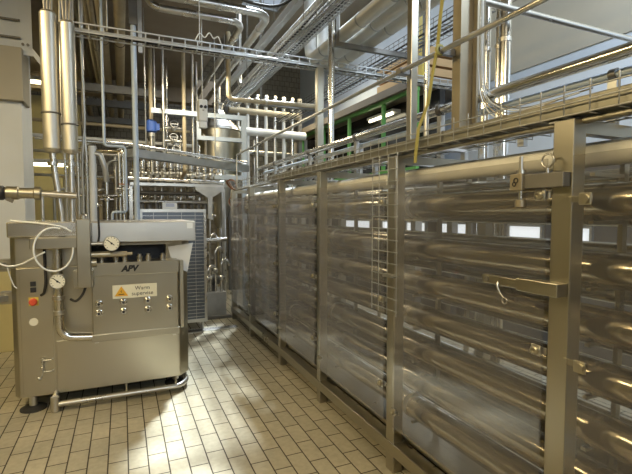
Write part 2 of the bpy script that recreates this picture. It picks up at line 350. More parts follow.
for i in range(len(PY) - 1):
    y0 = PY[i] + (0.095 if i < 3 else 0.08); y1 = PY[i + 1] - 0.012
    pn = panel(y0, y1)
    for z in (0.55, 1.10, 1.72): clip(pn, y0 + .02, z)
    if i: clip(pn, y1 - .02, 0.42)
# hinges on post beside the near panel
for z in (1.70, 1.09):
    part('hinge', MB().box((1.502, 1.02, z - .022), (1.512, 1.065, z + .022)).box((1.52, 1.03, z - .012), (1.53, 1.118, z + .012)).cyl((1.494, 1.04, z), (1.502, 1.04, z), 0.016), M_warm, cage, bevel=0.003)
# hold-down latches on the near post
def latch(z, upper):
    lt = thing('panel_latch', ('upper square latch block with threaded bolt on the nearest cage post' if upper else 'lower flat latch bar with ring pin on the nearest cage post'), 'latch', (1.51, 1.2, z))
    if upper:
        part('arm', MB().box((1.485, 1.115, z - .028), (1.528, 1.29, z + .028)), M_dark, lt, 'dark steel arm', bevel=0.003)
        part('block', MB().box((1.470, 1.285, z - .034), (1.530, 1.345, z + .034)), M_brown, lt, bevel=0.004)
        part('bolt', MB().cyl((1.497, 1.312, z - .085), (1.497, 1.312, z + .105), 0.008, n=10), M_steel, lt)
        part('nut', MB().cyl((1.497, 1.312, z - .10), (1.497, 1.312, z - .072), 0.022, n=6), M_brown, lt)
        part('nut', MB().cyl((1.497, 1.312, z + .034), (1.497, 1.312, z + .05), 0.018, n=6), M_steel, lt)
        mk = MB().torus((1.4685, 1.312, z + .006), 0.010, 0.0022, (1, 0, 0), 14, 6).torus((1.4685, 1.320, z - .008), 0.008, 0.0022, (1, 0, 0), 14, 6)
        part('engraved_mark', mk, M_ink, lt)
        part('eye_ring', MB().torus((1.497, 1.19, z + .075), 0.026, 0.004, (1, 0, 0), 18, 6).cyl((1.497, 1.19, z + .025), (1.497, 1.19, z + .05), 0.006, n=8), M_steel, lt)
    else:
        part('arm', MB().box((1.470, 1.115, z - .032), (1.528, 1.30, z + .02)), M_warm, lt, bevel=0.003)
        part('flat_plate', MB().box((1.475, 1.30, z - .026), (1.505, 1.49, z + .012)), M_warm, lt, bevel=0.003)
        part('pin', MB().cyl((1.470, 1.46, z - .006), (1.476, 1.46, z - .006), 0.012, n=12), M_dark, lt)
        part('pull_ring', MB().tube([(1.486, 1.40, z), (1.47, 1.40, z - .03), (1.475, 1.385, z - .06), (1.48, 1.37, z - .075)], 0.005, .015, 8).torus((1.48, 1.365, z - .088), 0.013, 0.003, (1, 0, 0), 14, 6), M_steel, lt)
latch(1.775, True); latch(1.365, False)
# tube bundle
ex = thing('tube_heat_exchanger', 'bank of long horizontal steel tubes behind the clear cage panels', 'heat exchanger', (1.9, 3.3, 0.2))
ZT = [1.885, 1.695, 1.425, 1.20, 0.985, 0.77, 0.555, 0.37]
ZB = [1.80, 1.66, 1.44, 1.31, 1.09, 0.875, 0.66, 0.46]
for row, x in enumerate((1.75, 2.06)):
    for k, z in enumerate(ZT if row == 0 else ZB):
        m = M_lag if k == 0 and row == 0 else M_exch  # pale colour stands in for the skylight reflected in the top tube
        part('tube', MB().cyl((x, 0.15, z), (x, 6.45, z), (0.074 if k else 0.05), n=24), m, ex, 'top tube with the skylight reflection in its colour' if m is M_lag else None)
    for k in range(0, 8, 2):
        a, b = (ZT if row == 0 else ZB)[k:k + 2]
        for ye, d in ((6.45, 1), (0.15, -1)):
            part('return_bend', MB().tube([(x, ye, a), (x, ye + d * .12, a), (x, ye + d * .12, b), (x, ye, b)], 0.045, .1, 12), M_steel, ex)
for y in (1.14, 2.29, 3.41, 4.45, 5.65, 6.40):
    m = MB()
    m.box((1.885, y, 0.207), (1.915, y + .02, 1.94)).box((2.13, y, 0.207), (2.16, y + .02, 1.94))
    for z in ZT: m.box((1.70, y, z - .09), (1.9, y + .02, z - .076))
    m.box((1.885, y, 0.207), (2.16, y + .02, 0.225))
    part('tube_support', m, M_warm, ex)
for y in (2.33, 3.45, 4.5, 5.7):
    for k, z in enumerate(ZT):
        if (k + int(y * 10)) % 3 == 0: part('clamp_collar', MB().cyl((1.75, y, z), (1.75, y + .035, z), (0.08 if k else .056), n=24), M_steel, ex)
# wire cable ladder tied to the fourth post
m = MB()
for x, y in ((1.50, 2.20), (1.50, 2.30), (1.50, 2.40), (1.50, 2.48)): m.cyl((x, y, 1.02), (x, y, 2.01), 0.003, n=6)
for i in range(14): m.cyl((1.50, 2.19, 1.05 + i * .072), (1.50, 2.49, 1.05 + i * .072), 0.003, n=6)
wl = thing('wire_cable_ladder', 'vertical wire mesh cable ladder tied to the cage post beside the near clear panel', 'cable ladder', (1.5, 2.34, 1.02))
part('wire_grid', m, M_dull, wl)
part('tie_bracket', MB().box((1.496, 2.255, 1.25), (1.53, 2.345, 1.27)).box((1.496, 2.255, 1.8), (1.53, 2.345, 1.82)), M_dull, wl)

# ------------------------------------------------------------------ wire basket tray and trunking on top of the cage
tr = thing('wire_basket_tray', 'long wire basket cable tray lying along the top of the guard cage', 'cable tray', (1.62, 3.0, 2.003))
m = MB()
for z in (2.012, 2.055, 2.098): m.cyl((1.525, 0.0, z), (1.525, 6.5, z), 0.0035, n=6)
for x in (1.60, 1.68, 1.76): m.cyl((x, 0.0, 2.008), (x, 6.5, 2.008), 0.0035, n=6)
for z in (2.055, 2.098): m.cyl((1.84, 0.0, z), (1.84, 6.5, z), 0.0035, n=6)
for i in range(65):
    y = 0.05 + i * .1; m.sweep([(1.525, y, 2.125), (1.525, y, 2.008), (1.84, y, 2.008), (1.84, y, 2.125)], 0.0032, 6)
part('wire_basket', m, M_dull, tr)
m = MB()
for i in range(8): m.box((1.56, 0.4 + i * .8, 2.002), (1.80, 0.44 + i * .8, 2.009))
part('mounting_foot', m, M_dull, tr)
tk = thing('cable_trunking', 'flat beige cable trunking lying in the basket tray above the cage', 'trunking', (1.58, 2.6, 2.013))
part('body', MB().box((1.545, 0.02, 2.013), (1.66, 4.9, 2.078)), M_trunk, tk, bevel=0.004)
m = MB()
for i in range(5): m.box((1.543, 0.9 + i * .95, 2.012), (1.662, 0.915 + i * .95, 2.08))
part('joint_strip', m, M_dark, tk)
for i, (x, z, m_, r_, lb) in enumerate(((1.70, 2.024, M_black, .010, 'thick black power cable lying in the basket tray beside the trunking'), (1.73, 2.022, M_white, .007, 'thin white cable lying in the basket tray behind the black cable'), (1.79, 2.026, M_dull, .012, 'grey armoured cable lying in the basket tray at the far side'))):
    pts = [(x + R.uniform(-.008, .008), 0.02 + j * .36, z + R.uniform(0, .012)) for j in range(18)]
    single('power_cable', MB().tube(pts, r_, .1, 6), m_, lb, 'cable')
# pipes on the cage roof
def clamp_mb(x, y, z, r): return MB().cyl((x, y - .015, z), (x, y + .015, z), r + .008, n=16).box((x - .008, y - .012, z - r - .02), (x + .008, y + .012, z - r + .004))
def roofpipe(name, x, z, r, y0, y1, m_, lb, ys):
    t = thing(name, lb, 'pipe', (x, (y0 + y1) / 2, z - r))
    part('tube', MB().cyl((x, y0, z), (x, y1, z), r, n=16), m_, t)
    for y in ys: part('pipe_clamp', clamp_mb(x, y, z, r), M_dark, t)
    for y in ys: part('stand', MB().box((x - .015, y - .02, 2.001), (x + .015, y + .02, z - r - .006)), M_dull, t)
    return t
roofpipe('steel_pipe', 1.90, 2.312, 0.030, -0.1, 6.45, M_shiny, 'thickest bright steel pipe running high above the basket tray', (1.08, 2.3, 3.42, 4.46, 5.65))
roofpipe('steel_pipe', 1.985, 2.255, 0.018, -0.1, 6.45, M_bluew, 'thin steel pipe running low beside the thickest pipe on the cage roof', (1.26, 2.4, 3.5, 4.5, 5.7))
roofpipe('steel_pipe', 2.10, 2.14, 0.030, -0.1, 6.45, M_lag, 'pale lagged pipe running lowest at the back of the cage roof', (1.2, 2.3, 3.42, 4.46, 5.65))
roofpipe('conduit_pipe', 1.945, 2.10, 0.011, -0.1, 6.45, M_white, 'thin pale conduit running just beside the basket tray wires', (1.7, 2.8, 3.9, 5.0, 6.1))

# ------------------------------------------------------------------ upright posts above the cage and to the ceiling
def upright(name, x, y, w, d, z0, z1, m_, lb, rnd=False, plate=True):
    t = thing(name, lb, 'post', (x, y, z0))
    part('shaft', MB().cyl((x, y, z0 + .012), (x, y, z1), w / 2, n=16) if rnd else MB().box((x - w / 2, y - d / 2, z0 + .012), (x + w / 2, y + d / 2, z1)), m_, t, bevel=0 if rnd else .004)
    if plate:
        part('foot_plate', MB().box((x - w / 2 - .02, y - d / 2 - .03, z0), (x + w / 2 + .02, y + d / 2 + .03, z0 + .012)), M_steel, t)
    return t
upright('support_post', 2.02, 4.45 + .03, 0.075, 0.07, 2.003, 3.24, M_warm, 'square brown steel post standing on the cage roof under the ladder tray')
upright('round_pipe_post', 2.16, 4.47, 0.07, 0.07, 2.003, 3.95, M_shiny, 'round shiny pipe post standing on the cage roof beside the square brown post', True)
upright('support_post', 1.70, 2.34, 0.05, 0.05, 2.003, 6.2, M_warm, 'square steel post rising to the ceiling with a pale foot block')
part('foot_block', MB().box((1.655, 2.295, 2.015), (1.745, 2.385, 2.07)), M_lag, [o for o in bpy.data.objects if o.name.startswith('support_post')][-1], 'pale foot block')
upright('round_pipe_post', 1.79, 2.31, 0.035, 0.035, 2.003, 6.2, M_steel, 'slim round steel post beside the square ceiling post', True)
up = upright('channel_post', 1.76, 1.955, 0.115, 0.04, 2.003, 6.2, M_brown, 'broad brown steel channel post rising to the ceiling with cables down its side')
part('channel_lip', MB().box((1.695, 1.90, 2.02), (1.71, 1.93, 6.2)).box((1.81, 1.90, 2.02), (1.825, 1.93, 6.2)), M_brown, up)
m = MB()
for dx in (0.075, 0.092, .11): m.cyl((1.76 + dx, 1.93, 2.13), (1.76 + dx, 1.93, 6.2), 0.003, n=6)
for i in range(60): m.cyl((1.83, 1.93, 2.15 + i * .06), (1.875, 1.93, 2.15 + i * .06), 0.003, n=6)
single('wire_cable_ladder', m, M_dull, 'narrow wire mesh ladder climbing beside the brown channel post', 'cable ladder')
for i in range(5):
    x = 1.828 + i * .0105
    single('thin_cable', MB().tube([(x, 1.91, 6.2), (x, 1.91, 2.5), (x + .01, 1.90, 2.28), (x, 1.78 - .03 * i, 2.14 + .008 * i), (x - .04, 1.45 - .05 * i, 2.145 + .008 * i)], 0.0036, .12, 6),
           [M_white, M_beige, M_dull, M_white, M_trunk][i], 'thin %s cable, %s of five running down by the brown channel post' % (['white', 'beige', 'grey', 'white', 'tan'][i], ORD[i]), 'cable', 'thin cables down the channel post')
for i, (x, y, r) in enumerate(((2.62, 2.66, .04), (2.66, 2.56, .028), (2.60, 2.45, .042))):
    t = thing('vertical_pipe', '%s of three tall bright pipes rising behind the cage near the channel post' % ['leftmost', 'middle slim one', 'rightmost'][i], 'pipe', (x, y, 0), 'tall pipes behind the cage')
    part('tube', MB().cyl((x, y, 0.01), (x, y, 6.2), r, n=18), M_shiny, t)
    part('floor_flange', MB().cyl((x, y, 0), (x, y, 0.012), r + .012, n=18), M_steel, t)
    part('weld_ring', MB().cyl((x, y, 2.9), (x, y, 2.93), r + .006, n=18), M_steel, t)
# yellow strap hanging from the conduit
st = thing('yellow_strap', 'dirty yellow webbing strap hanging in front of the tray between two posts', 'strap', (1.62, 1.95, 1.95))
m = MB(); pts = [(1.60, 1.93, 2.86), (1.595, 1.95, 2.70), (1.597, 1.97, 2.56), (1.575, 1.985, 2.40), (1.56, 2.0, 2.25), (1.522, 2.03, 2.12), (1.515, 2.04, 2.0), (1.513, 2.045, 1.93)]
for a, b in zip(pts[:-1], pts[1:]): m.bar(a, b, 0.004, 0.026, (0, 1, 0))
part('webbing', m, M_strap, st)
part('loop_knot', MB().torus((1.60, 1.955, 2.535), 0.022, 0.010, (0, 1, 0), 16, 8), M_strap, st)

# conduit running the length of the aisle above the tray
t = thing('conduit_pipe', 'thin steel conduit running along the aisle at head height past the upright posts', 'conduit', (1.61, 3.9, 2.515))
part('tube', MB().cyl((1.61, 1.15, 2.53), (1.61, 6.62, 2.53), 0.014, n=12), M_steel, t)
part('clamp', MB().box((1.59, 2.31, 2.512), (1.662, 2.36, 2.548)), M_dark, t); part('clamp', MB().box((1.59, 1.94, 2.512), (1.694, 1.97, 2.548)), M_dark, t)
part('drop', MB().cyl((1.61, 6.62, 2.01), (1.61, 6.62, 2.53), 0.014, n=12), M_steel, t)
for (y, z, x0, r, lb) in ((2.3, 3.06, 1.80, .022, 'lower steel pipe crossing high towards the blue-grey right wall'), (2.1, 3.36, 2.3, .020, 'upper thin pipe crossing high towards the blue-grey right wall')):
    tt = thing('cross_pipe', lb, 'pipe', (3.4, y, z - r)); part('tube', MB().cyl((x0, y, z), (4.98, y, z), r, n=14), M_steel, tt)
    part('wall_flange', MB().cyl((4.96, y, z), (4.985, y, z), r + .025, n=14), M_steel, tt)

# ------------------------------------------------------------------ overhead services
def ladder_tray(name, p, q, w, h, lb, rung=0.12, m_=M_dull, wires=False):
    p, q = Vector(p), Vector(q); d = (q - p); Ln = d.length; d.normalize(); s = d.cross(Vector((0, 0, 1))).normalized() * w / 2
    t = thing(name, lb, 'cable tray', tuple((p + q) / 2))
    if not wires:
        for sg in (-1, 1):
            part('side_rail', MB().bar(p + s * sg - Vector((0, 0, h * .42)), q + s * sg - Vector((0, 0, h * .42)), .012, .012).bar(p + s * sg + Vector((0, 0, h * .42)), q + s * sg + Vector((0, 0, h * .42)), .012, .012), m_, t)
        for i in range(int(Ln / rung)):
            m = MB(); c = p + d * (i + .5) * rung
            m.bar(c - s - Vector((0, 0, h * .42)), c + s - Vector((0, 0, h * .42)), .015, .01)
            for sg in (-1, 1): m.bar(c + s * sg - Vector((0, 0, h * .42)), c + s * sg + Vector((0, 0, h * .42)), .010, .010, (0, 1, 0))
            part('rung', m, m_, t)
    else:
        m = MB(); H = Vector((0, 0, h))
        for k in range(5): m.cyl(p + s * (k / 2 - 1), q + s * (k / 2 - 1), .004, n=6)
        for sg in (-1, 1):
            for f in (.5, 1): m.cyl(p + s * sg + H * f, q + s * sg + H * f, .004, n=6)
        for i in range(int(Ln / rung)):
            c = p + d * (i + .5) * rung; m.sweep([c - s + H, c - s, c + s, c + s + H], .0038, 6)
        part('wire_basket', m, m_, t)
    return t
lt = ladder_tray('ladder_cable_tray', (-0.42, 4.6, 3.31), (4.94, 4.6, 3.31), 0.14, 0.085, 'galvanised ladder cable tray crossing overhead from the dampers to the right wall')
for x in (-0.09, 0.75): part('hanger_rod', MB().cyl((x, 4.6, 3.35), (x, 4.6, 4.25), .006, n=8), M_dull, lt)
for i, (dy, m_) in enumerate(((-.04, M_dull), (-.01, M_lag), (.03, M_black), (.05, M_white))):
    pts = [(-0.4 + j * .5, 4.6 + dy + R.uniform(-.012, .012), 3.293 + R.uniform(0, .012)) for j in range(11)]
    single('power_cable', MB().tube(pts, .010, .1, 6), m_, '%s cable lying in the overhead ladder tray, %s from its near side' % (['grey', 'pale', 'black', 'white'][i], ORD[i]), 'cable', 'cables in the overhead ladder tray')
for (x, z, y0, y1, w, lb) in ((1.83, 3.56, 2.6, 8.0, .22, 'wide wire mesh cable tray running away overhead beneath the elbow pipes'), (2.06, 3.74, 2.6, 8.0, .16, 'narrower upper wire mesh tray running away overhead beside the pale lagged pipes'), (3.05, 3.512, 2.4, 8.7, .30, 'dark cable ladder running away overhead right of the pale lagged pipes')):
    t = ladder_tray('mesh_cable_tray', (x, y0, z), (x, y1, z), w, .09, lb, .07 if w < .3 else .1, M_dull if w < .3 else M_dark, True)
    for y in (4.2, 6.4, 7.9) if w < .3 else ():
        for sx in (-1, 1): part('hanger_rod', MB().cyl((x + sx * w / 2, y, z + .05), (x + sx * w / 2, y, 6.2), .005, n=6), M_dark, t)
    for k in range(4):
        pts = [(x - w * .35 + k * w * .22 + R.uniform(-.012, .012), y0 + (y1 - y0) * j / 9, z + .016 + R.uniform(0, .015)) for j in range(10)]
        single('power_cable', MB().tube(pts, .011, .1, 6), [M_black, M_dull, M_lag, M_black][k], '%s cable, %s from the left in the %s' % (['black', 'grey', 'pale', 'black'][k], ORD[k], ['wide mesh tray', 'narrow upper mesh tray', 'dark ladder'][[1.83, 2.06, 3.05].index(x)]), 'cable', 'cables in the overhead mesh trays')
for i, (x, z) in enumerate(((2.28, 3.62), (2.455, 3.61), (2.63, 3.60))):
    t = thing('lagged_pipe', '%s of three fat pale lagged pipes running away under the ceiling' % ['left', 'middle', 'right'][i], 'pipe', (x, 7, z - .09), 'pale lagged ceiling pipes')
    part('lagging', MB().tube([(x, 3.0, z), (x, 5.35, z), (x, 5.35, 6.2)], .074, .2, 18), M_lag, t)
    for y in (3.4, 4.0, 4.9): part('seam_band', MB().cyl((x, y, z), (x, y + .02, z), .078, n=20), M_dull, t)
for i, y in enumerate((4.35, 7.2)):
    t = thing('trapeze_hanger', ['nearer dark steel trapeze frame, carrying the pale lagged pipes', 'farther dark steel trapeze frame, carrying only the dark cable ladder'][i], 'hanger', (2.6, y, 3.4), 'trapeze hangers of the overhead services')
    part('cross_bar', MB().bar((2.15, y, 3.475), (3.35, y, 3.475), .05, .05), M_dark, t)
    for x in (2.17, 3.33): part('drop_rod', MB().bar((x, y, 3.5), (x, y, 6.2), .035, .035), M_dark, t)
for x, z in ((2.30, 3.55), (2.52, 3.53)): pass
def elbow(name, pts, r, m_, lb, bend, rings=()):
    t = thing(name, lb, 'pipe', pts[0]); part('tube', MB().tube(pts, r, bend, 14), m_, t)
    for (p, q) in rings: part('ferrule', MB().cyl(p, q, r + .008, n=16), M_steel, t)
    return t
elbow('elbow_pipe', [(0.28, 4.90, 4.24), (0.28, 4.90, 3.9), (1.587, 4.90, 3.9), (1.587, 9.6, 3.9)], .045, M_steel, 'outer of two overhead pipes that bend away at a right angle beneath the concrete slab', .2, [((1.0, 4.9, 3.9), (1.03, 4.9, 3.9)), ((1.587, 5.3, 3.9), (1.587, 5.33, 3.9))])
elbow('elbow_pipe', [(0.29, 5.22, 4.24), (0.29, 5.22, 3.9), (1.365, 5.22, 3.9), (1.365, 9.6, 3.9)], .04, M_steel, 'inner of two overhead pipes that bend away at a right angle beneath the concrete slab', .2, [((.7, 5.22, 3.9), (.73, 5.22, 3.9)), ((1.365, 5.7, 3.9), (1.365, 5.73, 3.9))])
single('square_duct', MB().box((1.78, 3.0, 3.93), (1.86, 8.0, 4.02)), M_dull, 'straight square steel duct running away overhead right of the elbow pipes', 'duct', bevel=.006)
elbow('steel_pipe', [(2.06, 3.0, 4.0), (2.06, 8.2, 4.0), (2.06, 8.2, 6.2)], .04, M_steel, 'straight round pipe running away overhead beside the square duct', .2)
single('black_hose', MB().tube([(0.6, 4.5, 4.25), (0.75, 4.5, 4.05), (1.1, 4.45, 3.78), (1.55, 4.45, 3.78), (1.8, 4.4, 4.0), (1.9, 4.4, 4.3), (1.9, 4.4, 6.2)], .014, .2, 8), M_rub, 'black hose sagging between the slab and the overhead trays', 'hose')
# beige ceiling pipes on the left
for i, (x, z, r, m_, lb) in enumerate(((-0.17, 3.95, .058, M_beige, 'fat beige lagged ceiling pipe left of the steel pole, second from it'), (0.02, 3.95, .066, M_beige, 'fattest beige lagged ceiling pipe, next to the steel pole'),
        (-0.33, 4.05, .05, M_brown, 'dark brown ceiling pipe left of the two beige lagged pipes'), (-0.262, 3.83, .028, M_brown, 'thin brown ceiling pipe lowest between the dampers and the beige pipes'), (-0.46, 4.12, .026, M_trunk, 'thin tan ceiling pipe highest behind the right hanging damper'), (-0.66, 4.1, .06, M_beige, 'beige ceiling pipe above the hanging dampers'))):
    t = thing('overhead_pipe', lb, 'pipe', (x, 7, z - r), 'ceiling pipes left of the pole')
    part('lagging', MB().cyl((x, 2.0, z), (x, 12.5, z), r, n=18), m_, t)
    for y in (4.45, 6.6): part('hanger_band', MB().torus((x, y, z), r + .003, .006, (0, 1, 0), 20, 6).cyl((x, y, z + r), (x, y, 4.25), .006, n=6), M_dark, t)
for i, y in enumerate((7.95, 9.0, 10.6)):
    single('steel_cross_beam', MB().box((-1.0, y, 3.60), (0.75, y + .1, 3.72)), M_dark, 'dark steel cross beam under the beige ceiling pipes, %s from the front' % ORD[i], 'beam', 'cross beams under the ceiling pipes')

# tall pole by the machine
po = thing('steel_pole', 'tall round galvanised pole rising behind the homogeniser to the ceiling slab', 'pole', (0.157, 5.42, 0))
part('tube', MB().cyl((0.157, 5.42, 0.01), (0.157, 5.42, 3.76), .031, n=18), M_bluew, po)
part('floor_flange', MB().cyl((0.157, 5.42, 0), (0.157, 5.42, .012), .07, n=18), M_steel, po)
part('top_bracket', MB().box((0.115, 5.37, 3.74), (0.20, 5.47, 4.25)), M_dark, po, 'dark square bracket')
part('side_plate', MB().box((0.205, 5.40, 3.45), (0.25, 5.45, 4.1)), M_dull, po)

# ------------------------------------------------------------------ gallery on the right (green frame)
ga = thing('green_window_frame', 'green painted steel frame of the dark glazed gallery high on the right', 'frame', (4.0, 7, 2.3))
part('sill_rail', MB().box((3.97, 5.35, 2.26), (4.03, 10.2, 2.34)), M_green, ga)
part('head_rail', MB().box((3.97, 5.35, 3.44), (4.03, 10.2, 3.50)), M_green, ga)
for y in (5.36, 6.25, 7.45, 8.6, 9.8): part('mullion', MB().box((3.975, y, 2.34), (4.025, y + .06, 3.44)), M_green, ga)
gl = struct('wall_gallery', MB().box((4.35, 5.3, 2.262), (4.45, 10.4, 3.498)), M_glassd)
single('gallery_deck', MB().box((3.92, 5.3, 2.14), (4.93, 10.4, 2.26)), M_conc, 'concrete deck edge carrying the green framed gallery', 'deck')
single('gallery_beam', MB().box((3.90, 5.3, 3.50), (4.93, 10.4, 3.62)), M_conc, 'brown concrete beam above the green framed gallery', 'beam')
for i, x in enumerate((4.05, 4.75)):
    for j, y in enumerate((5.45, 10.2)):
        single('gallery_column', MB().box((x, y, 0), (x + .12, y + .12, 2.14)), M_dark, 'dark steel column under the gallery deck, %s %s' % (['near', 'far'][j], ['aisle side', 'wall side'][i]), 'column', 'columns under the gallery')
fl = thing('fluorescent_lamp', 'lit fluorescent lamp inside the green framed gallery', 'lamp', (4.25, 6.6, 2.9))
part('tube', MB().cyl((4.22, 6.35, 3.33), (4.22, 7.1, 3.33), .022, n=10), M_lampc, fl); part('fitting', MB().box((4.19, 6.3, 3.355), (4.35, 7.15, 3.40)), M_white, fl)
single('yellow_column', MB().box((4.05, 5.32, 3.62), (4.15, 5.42, 5.6)), M_yel, 'bright yellow steel column standing on the gallery beam', 'column')
for i in range(4):
    single('packing_board', MB().box((4.25, 5.6, 3.622 + i * .16), (4.9, 6.9, 3.622 + i * .16 + .12)), M_crate, 'orange brown board, %s from the bottom of the stack on the gallery beam' % ORD[i], 'board', 'boards stacked on the gallery beam')

# ------------------------------------------------------------------ homogeniser machine
hg = thing('homogeniser', 'squat stainless steel homogeniser machine with pressure gauges and warning sign', 'machine', (-0.12, 4.6, 0))
body = MB().prism([(-.845, 4.27), (-.80, 4.20), (.465, 4.20), (.555, 4.32), (.555, 5.1), (-.845, 5.1)], .125, 1.20)
part('body', body, M_sheet, hg, bevel=.006)
part('left_cheek', MB().prism([(-.845, 4.27), (-.80, 4.20), (-.31, 4.20), (-.31, 5.1), (-.845, 5.1)], 1.20, 1.45), M_sheet, hg, bevel=.006)
part('right_cheek', MB().prism([(.36, 4.27), (.50, 4.24), (.575, 4.33), (.575, 5.1), (.36, 5.1)], 1.20, 1.40), M_sheet, hg, bevel=.004)
part('side_cover', MB().prism([(.375, 1.34), (.60, 1.37), (.545, 1.10), (.50, 1.12), (.47, 1.22), (.40, 1.24)], -4.225, -4.215, Matrix(((1, 0, 0, 0), (0, 0, -1, 0), (0, 1, 0, 0), (0, 0, 0, 1)))), M_lag, hg, 'pale triangular cover sheet')
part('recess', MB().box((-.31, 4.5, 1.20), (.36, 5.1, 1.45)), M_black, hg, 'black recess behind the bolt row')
part('recess_lintel', MB().box((-.24, 4.22, 1.365), (.40, 4.36, 1.40)), M_brown, hg)
part('hood', MB().prism([(-.835, 4.12), (.605, 4.12), (.615, 5.16), (-.845, 5.16)], 1.455, 1.577), M_steel, hg, bevel=.008)
part('hood_lip', MB().box((-.24, 4.115, 1.40), (.607, 4.16, 1.57)), M_steel, hg, bevel=.004)
part('switch_panel', MB().box((-.775, 4.190, .15), (-.545, 4.202, 1.20)), M_sheet, hg, bevel=.003)
part('lower_panel', MB().box((-.53, 4.190, .15), (.455, 4.202, .575)), M_sheet, hg, bevel=.003)
blk = part('cylinder_block', MB().box((-.245, 4.04, .60), (.44, 4.2, 1.13)), M_warm, hg, bevel=.006)
part('block_cap', MB().box((-.255, 4.02, 1.125), (.45, 4.24, 1.235)), M_warm, hg, bevel=.006)
part('block_ledge', MB().box((-.255, 4.025, .575), (.45, 4.2, .635)), M_warm, hg, bevel=.005)
part('side_strip', MB().box((.465, 4.13, .60), (.50, 4.22, 1.22)), M_sheet, hg, bevel=.003)
for x in (-.225, .415): part('ledge_bracket', MB().box((x - .015, 4.15, .53), (x + .015, 4.19, .575)), M_steel, hg)
for x in (-.17, -.06, .01, .13, .20, .32):
    part('hex_bolt', MB().cyl((x, 4.10, 1.235), (x, 4.10, 1.275), .026, n=6).cyl((x, 4.10, 1.275), (x, 4.10, 1.295), .017, n=12), M_steel, hg)
for x in (-.195, -.008, .185, .365):
    for z in (.895, .815):
        part('cap_bolt', MB().lathe([(.030, 0), (.030, .012), (.024, .016), (.024, .034), (.018, .04)], (x, 4.04, z), (0, -1, 0), 18), M_steel, hg)
        part('bolt_socket', MB().cyl((x, 4.001, z), (x, 3.998, z), .011, n=6), M_black, hg)
sg = part('warning_sign', MB().box((-.09, 4.032, .925), (.262, 4.04, 1.040)), M_sign, hg, 'pale rectangular warning plate', bevel=.002)
Mx = Matrix.Translation((-.022, 4.031, .985)) @ Matrix.Rotation(rad(90), 4, 'X')
part('warning_triangle', MB().prism([(-.052, -.038), (.052, -.038), (0, .045)], 0, .003, Mx), M_tri, sg)
Mx2 = Matrix.Translation((-.022, 4.0275, .985)) @ Matrix.Rotation(rad(90), 4, 'X')
part('steam_symbol', MB().prism([(-.022, -.026), (.022, -.026), (.022, -.020), (-.022, -.020)], 0, .001, Mx2).prism([(-.004, -.014), (.006, -.004), (-.002, .002), (.004, .018), (-.007, .002), (.001, -.004)], 0, .001, Mx2), M_ink, sg)
text('lettering', 'Warm\nsupervise', .046, (.145, 4.0315, 0.983), M_ink, sg)
text('maker_logo', 'APV', .068, (.045, 4.0190, 1.178), M_ink, hg, shear=.25, bold=.004)
part('sticker', MB().box((.535, 4.110, 1.51), (.585, 4.114, 1.56)), M_white, hg, 'small white square sticker')
# valve column and cross block
part('valve_column', MB().box((-.338, 3.93, 1.05), (-.238, 4.06, 1.60)), M_warm, hg, bevel=.006)
part('column_top', MB().lathe([(.028, 0), (.028, .03), (.014, .04)], (-.288, 3.995, 1.60), n=14), M_steel, hg)
part('column_foot', MB().box((-.372, 3.94, 1.05), (-.225, 4.06, 1.19)), M_warm, hg, bevel=.005)
part('cross_block', MB().box((-.665, 3.99, 1.365), (-.33, 4.19, 1.455)), M_warm, hg, bevel=.006)
part('cross_arm', MB().box((-.66, 4.02, 1.365), (-.50, 4.2, 1.375)).cyl((-.49, 4.08, 1.12), (-.49, 4.08, 1.37), .034, n=16), M_steel, hg)
part('side_nozzle', MB().cyl((-.24, 3.99, 1.31), (-.10, 3.99, 1.31), .025, n=14).cyl((-.24, 3.99, 1.245), (-.20, 3.99, 1.245), .035, n=14), M_warm, hg)
part('air_cylinder', MB().cyl((-.20, 4.04, 1.30), (.03, 4.04, 1.305), .022, n=14).cyl((.03, 4.04, 1.305), (.07, 4.04, 1.305), .012, n=10), M_beige, hg, 'beige actuator rod')
def gauge(c, r):
    x, y, z = c
    g = part('pressure_gauge', MB().lathe([(r, 0), (r, .035), (r * .93, .04), (r * .93, .036)], c, (0, -1, 0), 24), M_steel, hg)
    part('dial', MB().cyl((x, y - .037, z), (x, y - .039, z), r * .9, n=24), M_dial, g)
    m = MB()
    for k in range(11):
        a = rad(225 - 27 * k); p = Vector((math.cos(a), 0, math.sin(a)))
        m.bar(Vector((x, y - .0395, z)) + p * r * .70, Vector((x, y - .0395, z)) + p * r * .84, .004, .001, (0, 1, 0))
    part('scale_marks', m, M_ink, g)
    part('needle', MB().bar((x + .02, y - .041, z - .015), (x - r * .55, y - .041, z + r * .5), .006, .001, (0, 1, 0)).cyl((x, y - .0395, z), (x, y - .043, z), .008, n=10), M_ink, g)
gauge((-.085, 3.99, 1.40), .062); gauge((-.475, 3.96, 1.115), .058)
part('gauge_stem', MB().cyl((-.24, 3.985, 1.40), (-.085, 3.985, 1.40), .014, n=10), M_steel, hg); part('gauge_stem', MB().cyl((-.475, 3.965, 1.06), (-.475, 3.99, 1.06), .018, n=10), M_steel, hg)
part('outlet_elbow', MB().tube([(-.485, 4.05, 1.14), (-.485, 4.05, .64), (-.25, 4.05, .62)], .034, .13, 16), M_shiny, hg, 'polished curved outlet pipe')
for z in (.95, .83): part('outlet_collar', MB().cyl((-.485, 4.05, z), (-.485, 4.05, z + .03), .044, n=18), M_steel, hg)
for z in (1.07, 1.02): part('rocker_switch', MB().box((-.70, 4.178, z - .020), (-.66, 4.19, z + .020)), M_black, hg, bevel=.003)
sb = part('stop_button', MB().lathe([(.022, 0), (.022, .02), (.030, .022), (.030, .036), (.02, .044)], (-.68, 4.188, .925), (0, -1, 0), 20), M_red, hg, 'red mushroom stop button')
part('button_collar', MB().box((-.715, 4.184, .89), (-.645, 4.19, .96)), M_yel, sb)
